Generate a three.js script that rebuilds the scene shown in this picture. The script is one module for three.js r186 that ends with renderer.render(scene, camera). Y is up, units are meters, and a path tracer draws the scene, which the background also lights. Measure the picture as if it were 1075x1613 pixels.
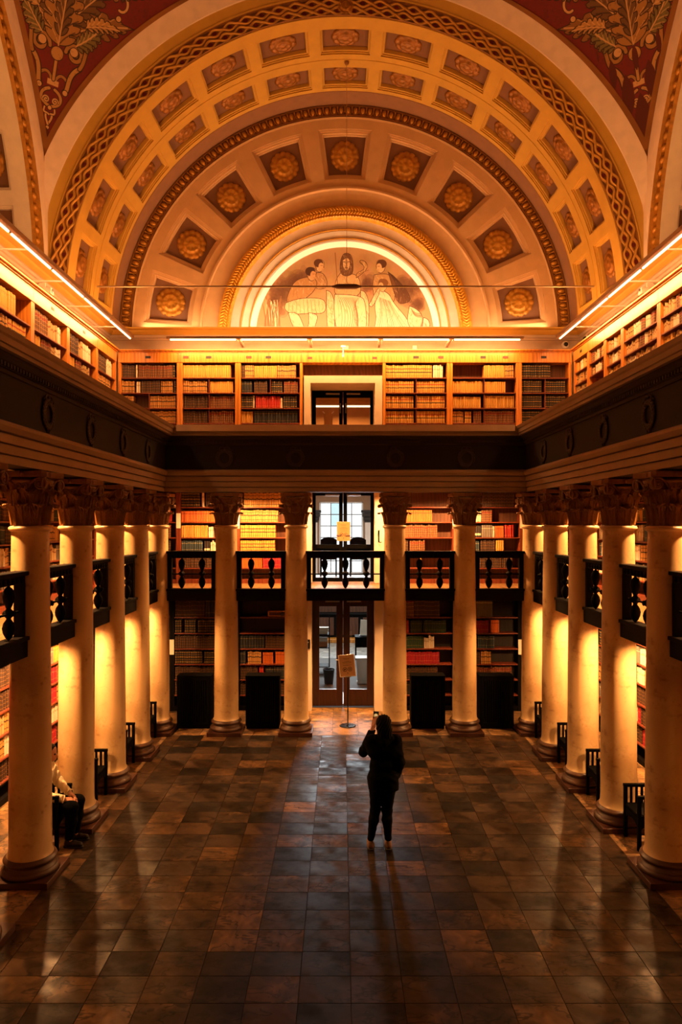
import * as THREE from 'three';
import { mergeGeometries, mergeVertices, toCreasedNormals } from 'three/addons/utils/BufferGeometryUtils.js';
import { MarchingCubes } from 'three/addons/objects/MarchingCubes.js';
import { RoundedBoxGeometry } from 'three/addons/geometries/RoundedBoxGeometry.js';
import { RectAreaLightUniformsLib } from 'three/addons/lights/RectAreaLightUniformsLib.js';

// ---------------------------------------------------------------- camera, exposure, lights
const scene = new THREE.Scene();
scene.background = new THREE.Color(0x000000);
const F = 1120, XC = -0.0875, EY = 4.1;                       // focal length in pixels of a 1075 x 1613 frame, eye position
const camera = new THREE.PerspectiveCamera(2 * Math.atan(806.5 / F) * 180 / Math.PI, 1075 / 1613, 0.05, 80);
camera.position.set(XC, EY, 0);
camera.lookAt(XC, EY, -10);
camera.setViewOffset(1075, 1613, 0, -18.5, 1075, 1613);      // a little lens shift, verticals stay vertical
scene.add(camera);
const renderer = new THREE.WebGLRenderer({ antialias: true });
renderer.toneMapping = THREE.LinearToneMapping;
renderer.toneMappingExposure = 1.0;
renderer.shadowMap.enabled = true;
RectAreaLightUniformsLib.init();
const AMBER = new THREE.Color().setRGB(1.0, 0.43, 0.135), COVE = new THREE.Color().setRGB(1.0, 0.60, 0.33), AMBER_LOW = new THREE.Color().setRGB(1.0, 0.45, 0.15), DAY = new THREE.Color().setRGB(0.85, 0.95, 1.0);
function area(color, power, w, h, pos, look) {
  const l = new THREE.RectAreaLight(color, power, w, h);
  l.position.set(...pos); if (h > 1 && w < 1) l.up.set(0, 0, 1); l.lookAt(...look); l.castShadow = true;
  scene.add(l); return l;
}
const P = { up: 66, down: 112, farUp: 40, farDown: 110, cove: 52, coveMid: 95, mezz: 92, low: 33, mezzFar: 44, lowFar: 17 };
// upper gallery: three rails of tubes, each shining down and up
for (const s of [-1, 1]) {
  area(AMBER, P.down, 0.10, 16.4, [s * 4.6, 8.065, -7.0], [s * 5.4, 7.05, -7.0]);
  area(AMBER, P.up, 0.10, 16.4, [s * 4.6, 8.165, -7.0], [s * 4.6, 12, -7.0]);
}
area(AMBER, P.farDown, 7.55, 0.10, [0, 8.015, -15.2], [0, 7.0, -15.8]);
area(AMBER, P.farUp, 7.55, 0.10, [0, 8.115, -15.2], [0, 12, -15.4]);
area(COVE, P.coveMid, 4.2, 0.05, [0, 8.475, -15.76], [0, 9.6, -16.4]);  // second strip light, added to brighten the middle of the lunette
area(COVE, P.cove, 9.0, 0.05, [0, 8.475, -15.86], [0, 9.6, -16.5]);                 // strip lying on the cornice below the lunette
// gallery and ground floor walkways: a downlight in the ceiling behind every column
const LAMPS = [];
for (const s of [-1, 1]) {
  for (const d of [5.42, 6.85, 8.28, 9.71, 11.14, 12.57, 14.0]) LAMPS.push([s * 4.22, 4.86, d - 0.3, P.mezz, 0.66]);
  for (const d of [9.0, 10.43, 11.86, 13.29]) LAMPS.push([s * 4.25, 2.59, d, P.low, 1.50]);
}
for (const x of [-2.345, -0.97, 0.97, 2.345]) LAMPS.push([x, 4.86, 14.72, P.mezzFar, 1.42], [x, 2.59, 14.72, P.lowFar, 0.95]);
LAMPS.push([-0.04, 4.86, 14.72, P.mezzFar * 0.22, 0.95], [-0.04, 2.59, 14.95, P.lowFar * 3, 0.75]);
for (const [x, y, d, p, ang] of LAMPS) {
  const l = new THREE.SpotLight(AMBER_LOW, p, 0, ang, ang > 1.4 ? 0.25 : 0.55, 2); l.position.set(x, y - 0.035, -d); l.target.position.set(x, 0, -d);
  l.castShadow = true; l.shadow.radius = 2.2; scene.add(l, l.target);
}
// window daylight and an added fill in the round hall behind the doors, a tube in the upper room
area(DAY, 40, 1.5, 2.5, [-0.08, 3.6, -25.85], [-0.08, 3.2, -16]);
area(DAY, 6, 5, 4, [0, 5.45, -21.5], [0, 0, -21.5]);  // added fill light under the hall ceiling, without a visible source
area(AMBER, 260, 1.6, 0.08, [0, 7.24, -19.2], [0, 5, -19.0]);

// ---------------------------------------------------------------- small tools
let seed = 20240;
function rnd() { seed = (seed * 1664525 + 1013904223) >>> 0; return seed / 4294967296; }
const rr = (a, b) => a + (b - a) * rnd();
const used = new Map();
function numbered(n) { const k = used.get(n) || 0; used.set(n, k + 1); return k ? n + '_' + String(k).padStart(3, '0') : n; }
function prep(g) {
  const o = g.index ? g.toNonIndexed() : g;
  for (const k of Object.keys(o.attributes)) if (!['position', 'normal', 'uv'].includes(k)) o.deleteAttribute(k);
  if (!o.attributes.normal) o.computeVertexNormals();
  if (!o.attributes.uv) o.setAttribute('uv', new THREE.BufferAttribute(new Float32Array(o.attributes.position.count * 2), 2));
  return o;
}
const merge = gs => gs.length === 1 ? prep(gs[0]) : mergeGeometries(gs.map(prep));
function metres(g, k = 1, ox = 0, oy = 0) {                     // box-projected uv, in metres
  const o = prep(g), p = o.attributes.position, n = o.attributes.normal, uv = o.attributes.uv;
  for (let i = 0; i < p.count; i++) {
    const ax = Math.abs(n.getX(i)), ay = Math.abs(n.getY(i)), az = Math.abs(n.getZ(i));
    let u, v;
    if (ay >= ax && ay >= az) { u = p.getX(i); v = p.getZ(i); } else if (ax >= az) { u = p.getZ(i); v = p.getY(i); } else { u = p.getX(i); v = p.getY(i); }
    uv.setXY(i, u * k + ox, v * k + oy);
  }
  return o;
}
function B(x0, x1, y0, y1, z0, z1) { const g = new THREE.BoxGeometry(Math.abs(x1 - x0), Math.abs(y1 - y0), Math.abs(z1 - z0)); g.translate((x0 + x1) / 2, (y0 + y1) / 2, (z0 + z1) / 2); return g; }
function RB(x0, x1, y0, y1, z0, z1, r = 0.006) { const g = new RoundedBoxGeometry(Math.abs(x1 - x0), Math.abs(y1 - y0), Math.abs(z1 - z0), 1, r); g.translate((x0 + x1) / 2, (y0 + y1) / 2, (z0 + z1) / 2); return g; }
function lathe(pts, n = 24) { return new THREE.LatheGeometry(pts.map(p => new THREE.Vector2(p[0], p[1])), n); }
function tube(pts, r, seg = 24, rad = 6, closed = false) { return new THREE.TubeGeometry(new THREE.CatmullRomCurve3(pts.map(p => new THREE.Vector3(...p)), closed), seg, r, rad, closed); }
function rod(a, b, r, n = 8, r2 = r) {
  const A = new THREE.Vector3(...a), D = new THREE.Vector3(...b).sub(A), L = D.length();
  const g = new THREE.CylinderGeometry(r2, r, L, n); g.translate(0, L / 2, 0);
  g.applyQuaternion(new THREE.Quaternion().setFromUnitVectors(new THREE.Vector3(0, 1, 0), D.normalize())); g.translate(A.x, A.y, A.z); return g;
}
function mesh(name, gs, m, parent) {
  const g = Array.isArray(gs) ? merge(gs) : gs;
  const o = new THREE.Mesh(g, m); o.name = parent ? name : numbered(name); o.castShadow = o.receiveShadow = true;
  (parent || scene).add(o); return o;
}
function thing(name, label, category, pos = [0, 0, 0], turn = 0, group) {
  const o = new THREE.Group(); o.name = numbered(name); o.position.set(...pos); o.rotation.y = turn;
  o.userData = { label, category }; if (group) o.userData.group = group; scene.add(o); return o;
}
function tag(o, label, category, group) { o.userData = { ...o.userData, label, category }; if (group) o.userData.group = group; return o; }
function struct(name, gs, m, label) { const o = mesh(name, gs, m); o.userData.kind = 'structure'; if (label) o.userData.label = label; o.userData.category = undefined; delete o.userData.category; return o; }
function structGroup(name, label) { const o = new THREE.Group(); o.name = numbered(name); o.userData = { kind: 'structure', label }; scene.add(o); return o; }
function clone(src, label, pos, turn = 0) {
  const c = src.clone(); c.name = numbered(src.name.replace(/_\d{3}$/, '')); c.position.set(...pos); c.rotation.y = turn;
  c.userData = { ...src.userData, label }; scene.add(c); return c;
}
const ORD = ['first', 'second', 'third', 'fourth', 'fifth', 'sixth', 'seventh', 'eighth', 'ninth', 'tenth', 'eleventh', 'twelfth', 'thirteenth', 'fourteenth', 'fifteenth', 'sixteenth', 'seventeenth', 'eighteenth', 'nineteenth', 'twentieth'];
const TENS = ['', '', 'twenty', 'thirty', 'forty', 'fifty', 'sixty', 'seventy'];
const ordinal = i => i < 20 ? ORD[i] : (i + 1) % 10 === 0 ? TENS[(i + 1) / 10 | 0].replace(/y$/, 'ieth') : TENS[(i + 1) / 10 | 0] + '-' + ORD[i % 10];

// ---------------------------------------------------------------- procedural textures
function hash(x, y, s) { let h = (x * 374761393 + y * 668265263 + s * 974634777) | 0; h = Math.imul(h ^ (h >>> 13), 1274126177); return ((h ^ (h >>> 16)) >>> 0) / 4294967295; }
function vnoise(x, y, per, s) {
  const xi = Math.floor(x), yi = Math.floor(y), fx = x - xi, fy = y - yi, m = v => ((v % per) + per) % per;
  const u = fx * fx * (3 - 2 * fx), v = fy * fy * (3 - 2 * fy);
  const a = hash(m(xi), m(yi), s), b = hash(m(xi + 1), m(yi), s), c = hash(m(xi), m(yi + 1), s), d = hash(m(xi + 1), m(yi + 1), s);
  return a + (b - a) * u + (c - a) * v + (a - b - c + d) * u * v;
}
function fbm(x, y, per, oct, s) { let t = 0, a = 0.5, n = 0; for (let i = 0; i < oct; i++) { t += a * vnoise(x, y, per, s + i * 7); n += a; x *= 2; y *= 2; per *= 2; a *= 0.5; } return t / n; }
function dataTex(n, fn, srgb = true) {
  const d = new Uint8Array(n * n * 4);
  for (let j = 0; j < n; j++) for (let i = 0; i < n; i++) { const c = fn(i / n, j / n); const k = (j * n + i) * 4; for (let q = 0; q < 3; q++) d[k + q] = Math.max(0, Math.min(255, c[q] * 255)); d[k + 3] = 255; }
  const t = new THREE.DataTexture(d, n, n); t.wrapS = t.wrapT = THREE.RepeatWrapping; t.magFilter = THREE.LinearFilter; if (srgb) t.colorSpace = THREE.SRGBColorSpace; t.needsUpdate = true; return t;
}
const mixc = (a, b, t) => [a[0] + (b[0] - a[0]) * t, a[1] + (b[1] - a[1]) * t, a[2] + (b[2] - a[2]) * t];
const rep = (t, x, y = x) => { const c = t.clone(); c.repeat.set(x, y); c.needsUpdate = true; return c; };
const clamp = (x, a = 0, b = 1) => Math.max(a, Math.min(b, x));
const M = (o) => new THREE.MeshStandardMaterial(o);

const plasterBump = dataTex(256, (u, v) => { const k = fbm(u * 8, v * 8, 8, 5, 3); return [k, k, k]; }, false);
const plasterGrain = dataTex(512, (u, v) => { const k = 0.9 + 0.1 * fbm(u * 6, v * 6, 6, 6, 11) + 0.03 * (hash(u * 512 | 0, v * 512 | 0, 5) - 0.5); return [k, k, k * 0.99]; });
const woodTex = dataTex(512, (u, v) => {
  const g = fbm(u * 24, v * 2, 24, 4, 31), r = 0.5 + 0.5 * Math.sin((u * 10 + 2.2 * fbm(u * 3, v * 2, 3, 3, 9)) * 6.283);
  const k = 0.72 + 0.28 * g - 0.12 * r * r; return [k, k * 0.97, k * 0.93];
});
const marbleTex = dataTex(1024, (u, v) => {
  const a = fbm(u * 5, v * 5, 5, 6, 51), b = Math.abs(fbm(u * 4 + 0.6 * a, v * 4, 4, 5, 61) - 0.5) * 2, sp = fbm(u * 26, v * 26, 26, 3, 77);
  let c = mixc([0.93, 0.88, 0.80], [0.80, 0.72, 0.61], clamp((a - 0.42) * 2.6));
  c = mixc(c, [0.66, 0.55, 0.45], clamp((0.03 - b) * 16) * 0.28);
  return mixc(c, [0.55, 0.43, 0.33], clamp((sp - 0.62) * 4) * clamp((a - 0.36) * 5) * 0.5);
});
const tileTex = [1, 2, 3].map(s => dataTex(512, (u, v) => {
  const w = fbm(u * 3, v * 3, 3, 4, s * 100), a = fbm(u * 6 + 3 * w, v * 6 + 3 * w, 6, 6, s * 100 + 9), b = Math.abs(fbm(u * 4 + 1.6 * w, v * 7, 28, 5, s * 100 + 40) - 0.5) * 2;
  let k = 0.66 + 0.85 * (a - 0.5); k = k * (1 - 0.6 * clamp((0.08 - b) * 11));
  return [k, k * 0.97, k * 0.92];
}));
const tileRough = dataTex(512, (u, v) => { const w = fbm(u * 6, v * 6, 6, 6, 301); const k = clamp(0.16 + 0.72 * w, 0.34, 0.72); return [k, k, k]; }, false);
const tileBump = dataTex(512, (u, v) => { const k = fbm(u * 7, v * 7, 7, 5, 333); return [k, k, k]; }, false);
const goldTex = dataTex(256, (u, v) => { const k = 0.74 + 0.34 * fbm(u * 16, v * 16, 16, 5, 91); return [k, k * 0.98, k * 0.9]; });

const mat = {
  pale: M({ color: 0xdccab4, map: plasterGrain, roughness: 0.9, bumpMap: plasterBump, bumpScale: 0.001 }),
  pink: M({ color: 0xeed6c2, map: plasterGrain, roughness: 0.92, bumpMap: plasterBump, bumpScale: 0.001 }),
  ochre: M({ color: 0xc2963a, map: plasterGrain, roughness: 0.88, bumpMap: plasterBump, bumpScale: 0.001 }),
  sand: M({ color: 0xc39866, map: plasterGrain, roughness: 0.9, bumpMap: plasterBump, bumpScale: 0.001 }),
  brownPanel: M({ color: 0x7a5439, map: plasterGrain, roughness: 0.95, bumpMap: plasterBump, bumpScale: 0.0015 }),
  redPaint: M({ color: 0x6b1512, map: plasterGrain, roughness: 0.9 }),
  gold: M({ color: 0xb9822c, map: goldTex, roughness: 0.42, metalness: 0.35 }),
  goldDull: M({ color: 0x8e5c22, map: goldTex, roughness: 0.55, metalness: 0.25 }),
  capital: M({ color: 0x825828, map: goldTex, roughness: 0.5, metalness: 0.2 }),
  marble: new THREE.MeshPhysicalMaterial({ color: 0xdac69f, map: marbleTex, roughness: 0.34, clearcoat: 0.25, clearcoatRoughness: 0.25 }),
  baseStone: M({ color: 0x523a29, map: rep(marbleTex, 1.6), roughness: 0.42 }),
  plinthStone: M({ color: 0x472a1e, map: rep(marbleTex, 1.2), roughness: 0.4 }),
  wood: new THREE.MeshPhysicalMaterial({ color: 0xee9c38, map: woodTex, roughness: 0.38, clearcoat: 0.35, clearcoatRoughness: 0.22 }),
  woodRed: M({ color: 0x8a4022, map: woodTex, roughness: 0.45 }),
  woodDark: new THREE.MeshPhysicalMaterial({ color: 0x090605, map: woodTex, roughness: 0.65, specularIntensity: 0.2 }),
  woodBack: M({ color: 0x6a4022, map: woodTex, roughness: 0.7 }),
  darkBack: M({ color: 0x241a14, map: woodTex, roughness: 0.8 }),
  black: M({ color: 0x06080a, roughness: 0.4 }),
  ebony: new THREE.MeshPhysicalMaterial({ color: 0x030304, map: woodTex, roughness: 0.7, specularIntensity: 0.12 }),
  iron: new THREE.MeshPhysicalMaterial({ color: 0x040303, roughness: 0.7, specularIntensity: 0.15 }),
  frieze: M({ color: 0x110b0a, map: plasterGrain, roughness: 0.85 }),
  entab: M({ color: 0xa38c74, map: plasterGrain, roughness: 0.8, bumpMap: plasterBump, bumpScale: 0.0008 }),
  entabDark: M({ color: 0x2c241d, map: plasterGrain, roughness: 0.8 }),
  mezzFloor: M({ color: 0x9a7444, map: woodTex, roughness: 0.55 }),
  slab: M({ color: 0xbfa27a, map: plasterGrain, roughness: 0.9 }),
  white: M({ color: 0xe8e2d8, roughness: 0.6 }),
  paper: M({ color: 0xe6ddc8, roughness: 0.85 }),
  steel: M({ color: 0x9a9a96, roughness: 0.35, metalness: 0.8 }),
  glass: new THREE.MeshPhysicalMaterial({ color: 0xffffff, transmission: 1, thickness: 0, roughness: 0.02, ior: 1.45 }),
  wallPaint: M({ color: 0xc6b29e, map: plasterGrain, roughness: 0.9, bumpMap: plasterBump, bumpScale: 0.001 }),
  rosetteGold: M({ color: 0x96621f, map: goldTex, roughness: 0.45, metalness: 0.3 }),
  guilloche: M({ color: 0x96632a, map: goldTex, roughness: 0.7 }),
  gilt: M({ color: 0xe2a332, map: goldTex, roughness: 0.45, metalness: 0.15 }),
  soffit: M({ color: 0x8c6242, map: plasterGrain, roughness: 0.95 }),
  strand: M({ color: 0xe0ac50, map: goldTex, roughness: 0.5, metalness: 0.15 }),
  domePaint: M({ color: 0x51190f, map: plasterGrain, roughness: 0.9 }),
  skin: M({ color: 0xb98264, roughness: 0.6 }),
};
const glow = (c, k) => M({ color: 0x111111, emissive: c, emissiveIntensity: k });
mat.tube = glow(new THREE.Color().setRGB(1, 0.74, 0.42), 3.2);
mat.strip = glow(new THREE.Color().setRGB(1, 0.6, 0.22), 2.0);

// ---------------------------------------------------------------- floor
const floor = structGroup('floor', 'dark veined stone tile floor with a paler border along the columns');
mesh('screed', metres(B(-5.5, 5.5, -0.30, -0.012, 2, -16.2)), M({ color: 0x1a1410, roughness: 0.9 }), floor);
{
  const tones = [0x523f2d, 0x3f3125, 0x62492f, 0x30261d, 0x483626, 0x7c5d3d, 0x241d17];
  const mats = tones.map((c, i) => new THREE.MeshPhysicalMaterial({ color: c, specularIntensity: 0.3, map: tileTex[i % 3], roughnessMap: tileRough, roughness: 1.0, bumpMap: tileBump, bumpScale: 0.0006 }));
  const variants = (w, l) => [0, 1, 2, 3, 4].map(i => metres(RB(-w / 2, w / 2, -0.03, 0, -l / 2, l / 2, 0.0018), 1.0, 0.31 * i, 0.47 * i));
  const W = 0.457, L = 0.367, gap = 0.005, central = variants(W - gap, L - gap), list = [];
  const pick = () => { const r = rnd(); return r < .26 ? 0 : r < .48 ? 1 : r < .60 ? 2 : r < .76 ? 3 : r < .91 ? 4 : r < .96 ? 5 : 6; };
  for (let k = -21; k < 21; k++) for (let i = -7; i < 7; i++) list.push({ g: central[rnd() * 5 | 0], m: mats[pick()], x: (i + .5) * W, d: 6.08 + (k + .5) * L, t: rnd() < .5 ? Math.PI : 0, k });
  const edge = variants(0.24, 0.73), border = [], wide = variants(0.51, 0.51);
  for (const s of [-1, 1]) for (let k = 0; k < 21; k++) border.push({ g: edge[rnd() * 5 | 0], m: mats[[0, 2, 0, 4, 2][rnd() * 5 | 0]], x: s * 3.322, d: -1.2 + k * 0.735, t: 0 });
  const walkMats = [0xb58c56, 0x9e7a4a, 0xc49a62].map((c, i) => M({ color: c, map: tileTex[i], roughness: 0.6 }));
  const walk = [];
  for (const s of [-1, 1]) for (let k = 0; k < 33; k++) for (let i = 0; i < 4; i++) walk.push({ g: wide[rnd() * 5 | 0], m: walkMats[rnd() * 3 | 0], x: s * (3.70 + i * 0.515), d: -1.2 + k * 0.515, t: 0 });
  for (let k = 0; k < 4; k++) for (let i = -6; i < 7; i++) walk.push({ g: wide[rnd() * 5 | 0], m: walkMats[rnd() * 3 | 0], x: i * 0.515, d: 14.05 + k * 0.515, t: 0 });
  const near = list.filter(t => t.k >= -1).sort((a, b) => a.d - b.d).slice(0, 272), kept = new Set(near);
  const nearBorder = border.filter(t => t.d > 5.6 && t.d < 12.8).slice(0, 28); nearBorder.forEach(t => kept.add(t));
  const place = (o, t) => { o.position.set(t.x, (rnd() - .5) * 0.0012, -t.d); o.rotation.set((rnd() - .5) * 0.0016, t.t, (rnd() - .5) * 0.0016); };
  for (const t of [...near, ...nearBorder]) place(mesh('tile', t.g, t.m, floor), t);
  const rest = new Map(), dummy = new THREE.Object3D();
  for (const t of [...list, ...border, ...walk]) if (!kept.has(t)) { place(dummy, t); dummy.updateMatrix(); const g = t.g.clone().applyMatrix4(dummy.matrix); rest.has(t.m) ? rest.get(t.m).push(g) : rest.set(t.m, [g]); }
  const gs = [...rest.values()].map(merge);
  const o = mesh('tiling', mergeGeometries(gs, true), [...rest.keys()], floor); o.userData.kind = 'stuff';
}

// ---------------------------------------------------------------- walls
const DX = -0.04;                                              // the doors stand a hand left of the middle
struct('wall_end', [
  metres(B(-5.6, DX - 0.72, -0.05, 8.43, -15.92, -16.2)), metres(B(DX + 0.72, 5.6, -0.05, 8.43, -15.92, -16.2)),
  metres(B(DX - 0.72, DX + 0.72, 2.44, 2.78, -15.92, -16.2)), metres(B(DX - 0.72, DX + 0.72, 4.82, 5.74, -15.92, -16.2)), metres(B(DX - 0.72, DX + 0.72, 7.2, 8.43, -15.92, -16.2)),
], mat.wallPaint, 'cream plaster end wall with three doorways above one another');
for (const s of [-1, 1]) struct(s < 0 ? 'wall_left' : 'wall_right', [metres(B(s * 5.3, s * 5.6, -0.05, 8.43, 2, -15.92))], mat.wallPaint, 'cream plaster wall behind the bookcases');
struct('wall_back', [metres(B(-5.6, 5.6, -0.05, 14.2, 1.7, 2.0))], mat.woodRed, 'plaster wall behind the viewer');
// jambs of the lower and middle doorways, casing and reveal of the upper one
struct('trim_1', [metres(B(DX - 0.82, DX - 0.69, 0, 2.58, -15.55, -15.92)), metres(B(DX + 0.69, DX + 0.90, 0, 2.58, -15.55, -15.92)),
  metres(B(DX - 0.82, DX - 0.69, 2.80, 4.86, -15.55, -15.92)), metres(B(DX + 0.69, DX + 0.90, 2.80, 4.86, -15.55, -15.92))], mat.pale, 'cream plaster jambs beside the lower and middle doorways');
struct('trim_2', [metres(B(DX - 0.86, DX - 0.72, 5.75, 7.35, -15.6, -16.52)), metres(B(DX + 0.70, DX + 0.86, 5.75, 7.35, -15.6, -16.52)), metres(B(DX - 0.72, DX + 0.70, 7.19, 7.35, -15.6, -16.52))],
  mat.pale, 'cream plaster casing around the upper doorway');

function sweep(profile, X0, D0, dNear) {                         // one moulding profile led along left wall, end wall, right wall
  const pos = [], at = (run, o, end) => run === 0 ? [-(X0 - o), end ? D0 - o : dNear] : run === 1 ? [end ? X0 - o : -(X0 - o), D0 - o] : [X0 - o, end ? dNear : D0 - o];
  for (let i = 0; i + 1 < profile.length; i++) for (let r = 0; r < 3; r++) {
    const [o0, y0] = profile[i], [o1, y1] = profile[i + 1];
    const q = [[at(r, o0, 0), y0], [at(r, o0, 1), y0], [at(r, o1, 1), y1], [at(r, o1, 0), y1]].map(([[x, d], y]) => [x, y, -d]);
    for (const k of [0, 1, 2, 0, 2, 3]) pos.push(...q[k]);
  }
  const g = new THREE.BufferGeometry(); g.setAttribute('position', new THREE.Float32BufferAttribute(pos, 3)); g.computeVertexNormals(); return metres(g);
}
// gallery floors
struct('floor_gallery', [metres(B(-5.3, -3.6, 4.88, 5.72, 1.7, -15.92)), metres(B(3.6, 5.3, 4.88, 5.72, 1.7, -15.92)), metres(B(-3.6, 3.6, 4.88, 5.72, -13.9, -15.92))], mat.slab, 'floor of the upper gallery');
struct('floor_mezzanine', [metres(B(-5.3, -3.80, 2.60, 2.79, 1.7, -15.92)), metres(B(3.80, 5.3, 2.60, 2.79, 1.7, -15.92)), metres(B(-3.8, 3.8, 2.60, 2.79, -14.10, -15.92))], mat.mezzFloor, 'ochre floor of the middle gallery behind the columns');

// entablature carried by the columns
const EX = 3.525, ED = 13.815;
const ent = structGroup('trim_3', 'dark painted entablature with three fasciae, wreathed frieze and cornice');
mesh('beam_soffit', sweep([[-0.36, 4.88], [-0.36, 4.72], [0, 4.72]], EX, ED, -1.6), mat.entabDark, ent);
mesh('fascia', sweep([[0, 4.72], [0, 4.802], [-0.03, 4.803], [-0.03, 4.818]], EX, ED, -1.6), mat.entab, ent);
mesh('fascia', sweep([[-0.03, 4.818], [0.018, 4.819], [0.018, 4.908], [-0.015, 4.909], [-0.015, 4.924]], EX, ED, -1.6), mat.entab, ent);
mesh('fascia', sweep([[-0.015, 4.924], [0.036, 4.925], [0.036, 5.012], [0.0, 5.013], [0.0, 5.03]], EX, ED, -1.6), mat.entab, ent);
mesh('moulding', sweep([[0.0, 5.03], [0.05, 5.035], [0.075, 5.07], [0.085, 5.085], [0.085, 5.115], [0.06, 5.13], [0.02, 5.15]], EX, ED, -1.6), mat.entab, ent);
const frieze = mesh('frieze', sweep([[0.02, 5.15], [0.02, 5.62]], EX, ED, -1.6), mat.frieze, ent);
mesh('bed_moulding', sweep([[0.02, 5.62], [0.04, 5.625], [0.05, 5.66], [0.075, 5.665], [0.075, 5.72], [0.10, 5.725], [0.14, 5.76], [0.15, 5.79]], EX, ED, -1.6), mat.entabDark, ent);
mesh('corona', sweep([[0.15, 5.79], [0.205, 5.79], [0.205, 5.83], [0.227, 5.835], [0.227, 5.90], [0.245, 5.92], [0.262, 5.965]], EX, ED, -1.6), mat.entab, ent);
mesh('ledge_top', sweep([[0.262, 5.965], [0.25, 5.972], [-0.02, 5.972], [-0.02, 5.74]], EX, ED, -1.6), mat.sand, ent);
{
  const gs = [], x = EX - 0.075, dd = ED - 0.075, b = (x0, d0, turn) => { const g = B(-0.018, 0.018, 5.672, 5.715, 0, 0.026); g.rotateY(turn); g.translate(x0, 0, -d0); gs.push(g); };
  for (let d = 3; d < dd - 0.05; d += 0.07) { b(-x, d, Math.PI / 2); b(x, d, -Math.PI / 2); }
  for (let q = -x + 0.04; q < x; q += 0.07) b(q, dd, 0);
  mesh('dentil_row', gs, mat.entabDark, ent).userData.kind = 'stuff';
}
function wreathGeo() {
  const gs = [], n = 22;
  for (let i = 0; i < n; i++) for (const o of [-1, 1]) {
    const a = i / n * 6.283, g = new THREE.SphereGeometry(1, 6, 5); g.scale(0.020, 0.042, 0.014); g.rotateZ(a + o * 0.55);
    g.translate(Math.cos(a) * (0.135 + o * 0.018), Math.sin(a) * (0.145 + o * 0.018), 0.016); gs.push(g);
  }
  const t = new THREE.TorusGeometry(0.138, 0.02, 6, 28); t.scale(1, 1.06, 0.7); t.translate(0, 0, 0.008); gs.push(t);
  for (const s of [-1, 1]) {                                                   // ribbon bow and its ends
    const l = new THREE.TorusGeometry(0.032, 0.011, 5, 12); l.scale(1.5, 1, 0.6); l.translate(s * 0.045, 0.185, 0.02); gs.push(l);
    gs.push(tube([[0, 0.18, 0.02], [s * 0.06, 0.155, 0.018], [s * 0.105, 0.175, 0.014], [s * 0.15, 0.15, 0.01]], 0.010, 10, 5));
    gs.push(tube([[0, -0.15, 0.02], [s * 0.03, -0.19, 0.016], [s * 0.025, -0.215, 0.01]], 0.009, 6, 5));
  }
  return merge(gs);
}
const wreath = wreathGeo(), colX = [0.97, 2.345], colD = [8.27, 9.70, 11.13, 12.56, 6.84, 5.41];
{
  const put = (x, d, turn) => { const w = mesh('wreath', wreath, mat.entabDark, frieze); w.position.set(x, 5.37, -d); w.rotation.y = turn; };
  for (const x of colX) { put(x, ED - 0.02, 0); put(-x, ED - 0.02, 0); }
  for (const d of colD) { put(-EX + 0.02, d, Math.PI / 2); put(EX - 0.02, d, -Math.PI / 2); }
}
struct('trim_7', metres(RB(-EX + .30, EX - .30, 5.86, 5.985, -ED + .278, -ED + .300, .006)), mat.pale, 'added pale board painting the lit front of the far gallery ledge');  // added board, its pale colour stands in for light on the ledge front
// cornice from which the vault springs, and the moulding lines above the bookcases
const YS = 8.43;
struct('trim_8', sweep([[0, 8.20], [0.03, 8.205], [0.045, 8.24], [0.075, 8.25], [0.075, 8.30], [0.10, 8.302]], 5.3, 15.92, 1.7), mat.wallPaint, 'pale lower mouldings of the cornice');
struct('trim_4', sweep([[0.10, 8.302], [0.115, 8.315], [0.15, 8.36], [0.16, 8.395], [0.275, 8.40], [0.275, YS]], 5.3, 15.92, 1.7), mat.ochre, 'ochre cornice from which the vault springs');
struct('trim_5', sweep([[0.275, YS], [-1.75, YS]], 5.3, 15.92, 1.7), mat.pale, 'flat top of the cornice');

// ---------------------------------------------------------------- the vault
const ceil = structGroup('ceiling', 'coffered and gilded vault with red painted pendentives and a painted lunette');
const CX = 5.6, CD = 13.2, MD = 6.95, RS = 8.754;
function arcSweep(profile, n = 96, a0 = 0, a1 = Math.PI) {          // profile of [radius, depth] turned about the axis of the end vault
  return gridSurf((u, k) => { const [R, d] = profile[k], a = a0 + (a1 - a0) * u; return [clamp(R * Math.cos(a), -CX, CX), YS + R * Math.sin(a), -d]; }, n, profile.length - 1);
}
function gridSurf(fn, n, m, crease = 0.5) {                        // fn(u in 0..1, row) -> point; uv in metres along
  const pos = [], uv = [], idx = [], v = new THREE.Vector3(), w = new THREE.Vector3();
  for (let j = 0; j < m; j++) {                                        // rows kept apart so that the profile stays crisp
    const at = pos.length / 3; let s = 0, prev = null;
    for (let i = 0; i <= n; i++) {
      const p = fn(i / n, j), q = fn(i / n, j + 1);
      v.set(...p); if (prev) s += v.distanceTo(prev); prev = v.clone(); w.set(...q);
      pos.push(...p, ...q); uv.push(s, j * 0.37, s, j * 0.37 + v.distanceTo(w));
    }
    for (let i = 0; i < n; i++) { const a = at + i * 2; idx.push(a, a + 2, a + 1, a + 1, a + 2, a + 3); }
  }
  const g = new THREE.BufferGeometry(); g.setAttribute('position', new THREE.Float32BufferAttribute(pos, 3)); g.setAttribute('uv', new THREE.Float32BufferAttribute(uv, 2)); g.setIndex(idx); g.computeVertexNormals(); return prep(g);
}
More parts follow.
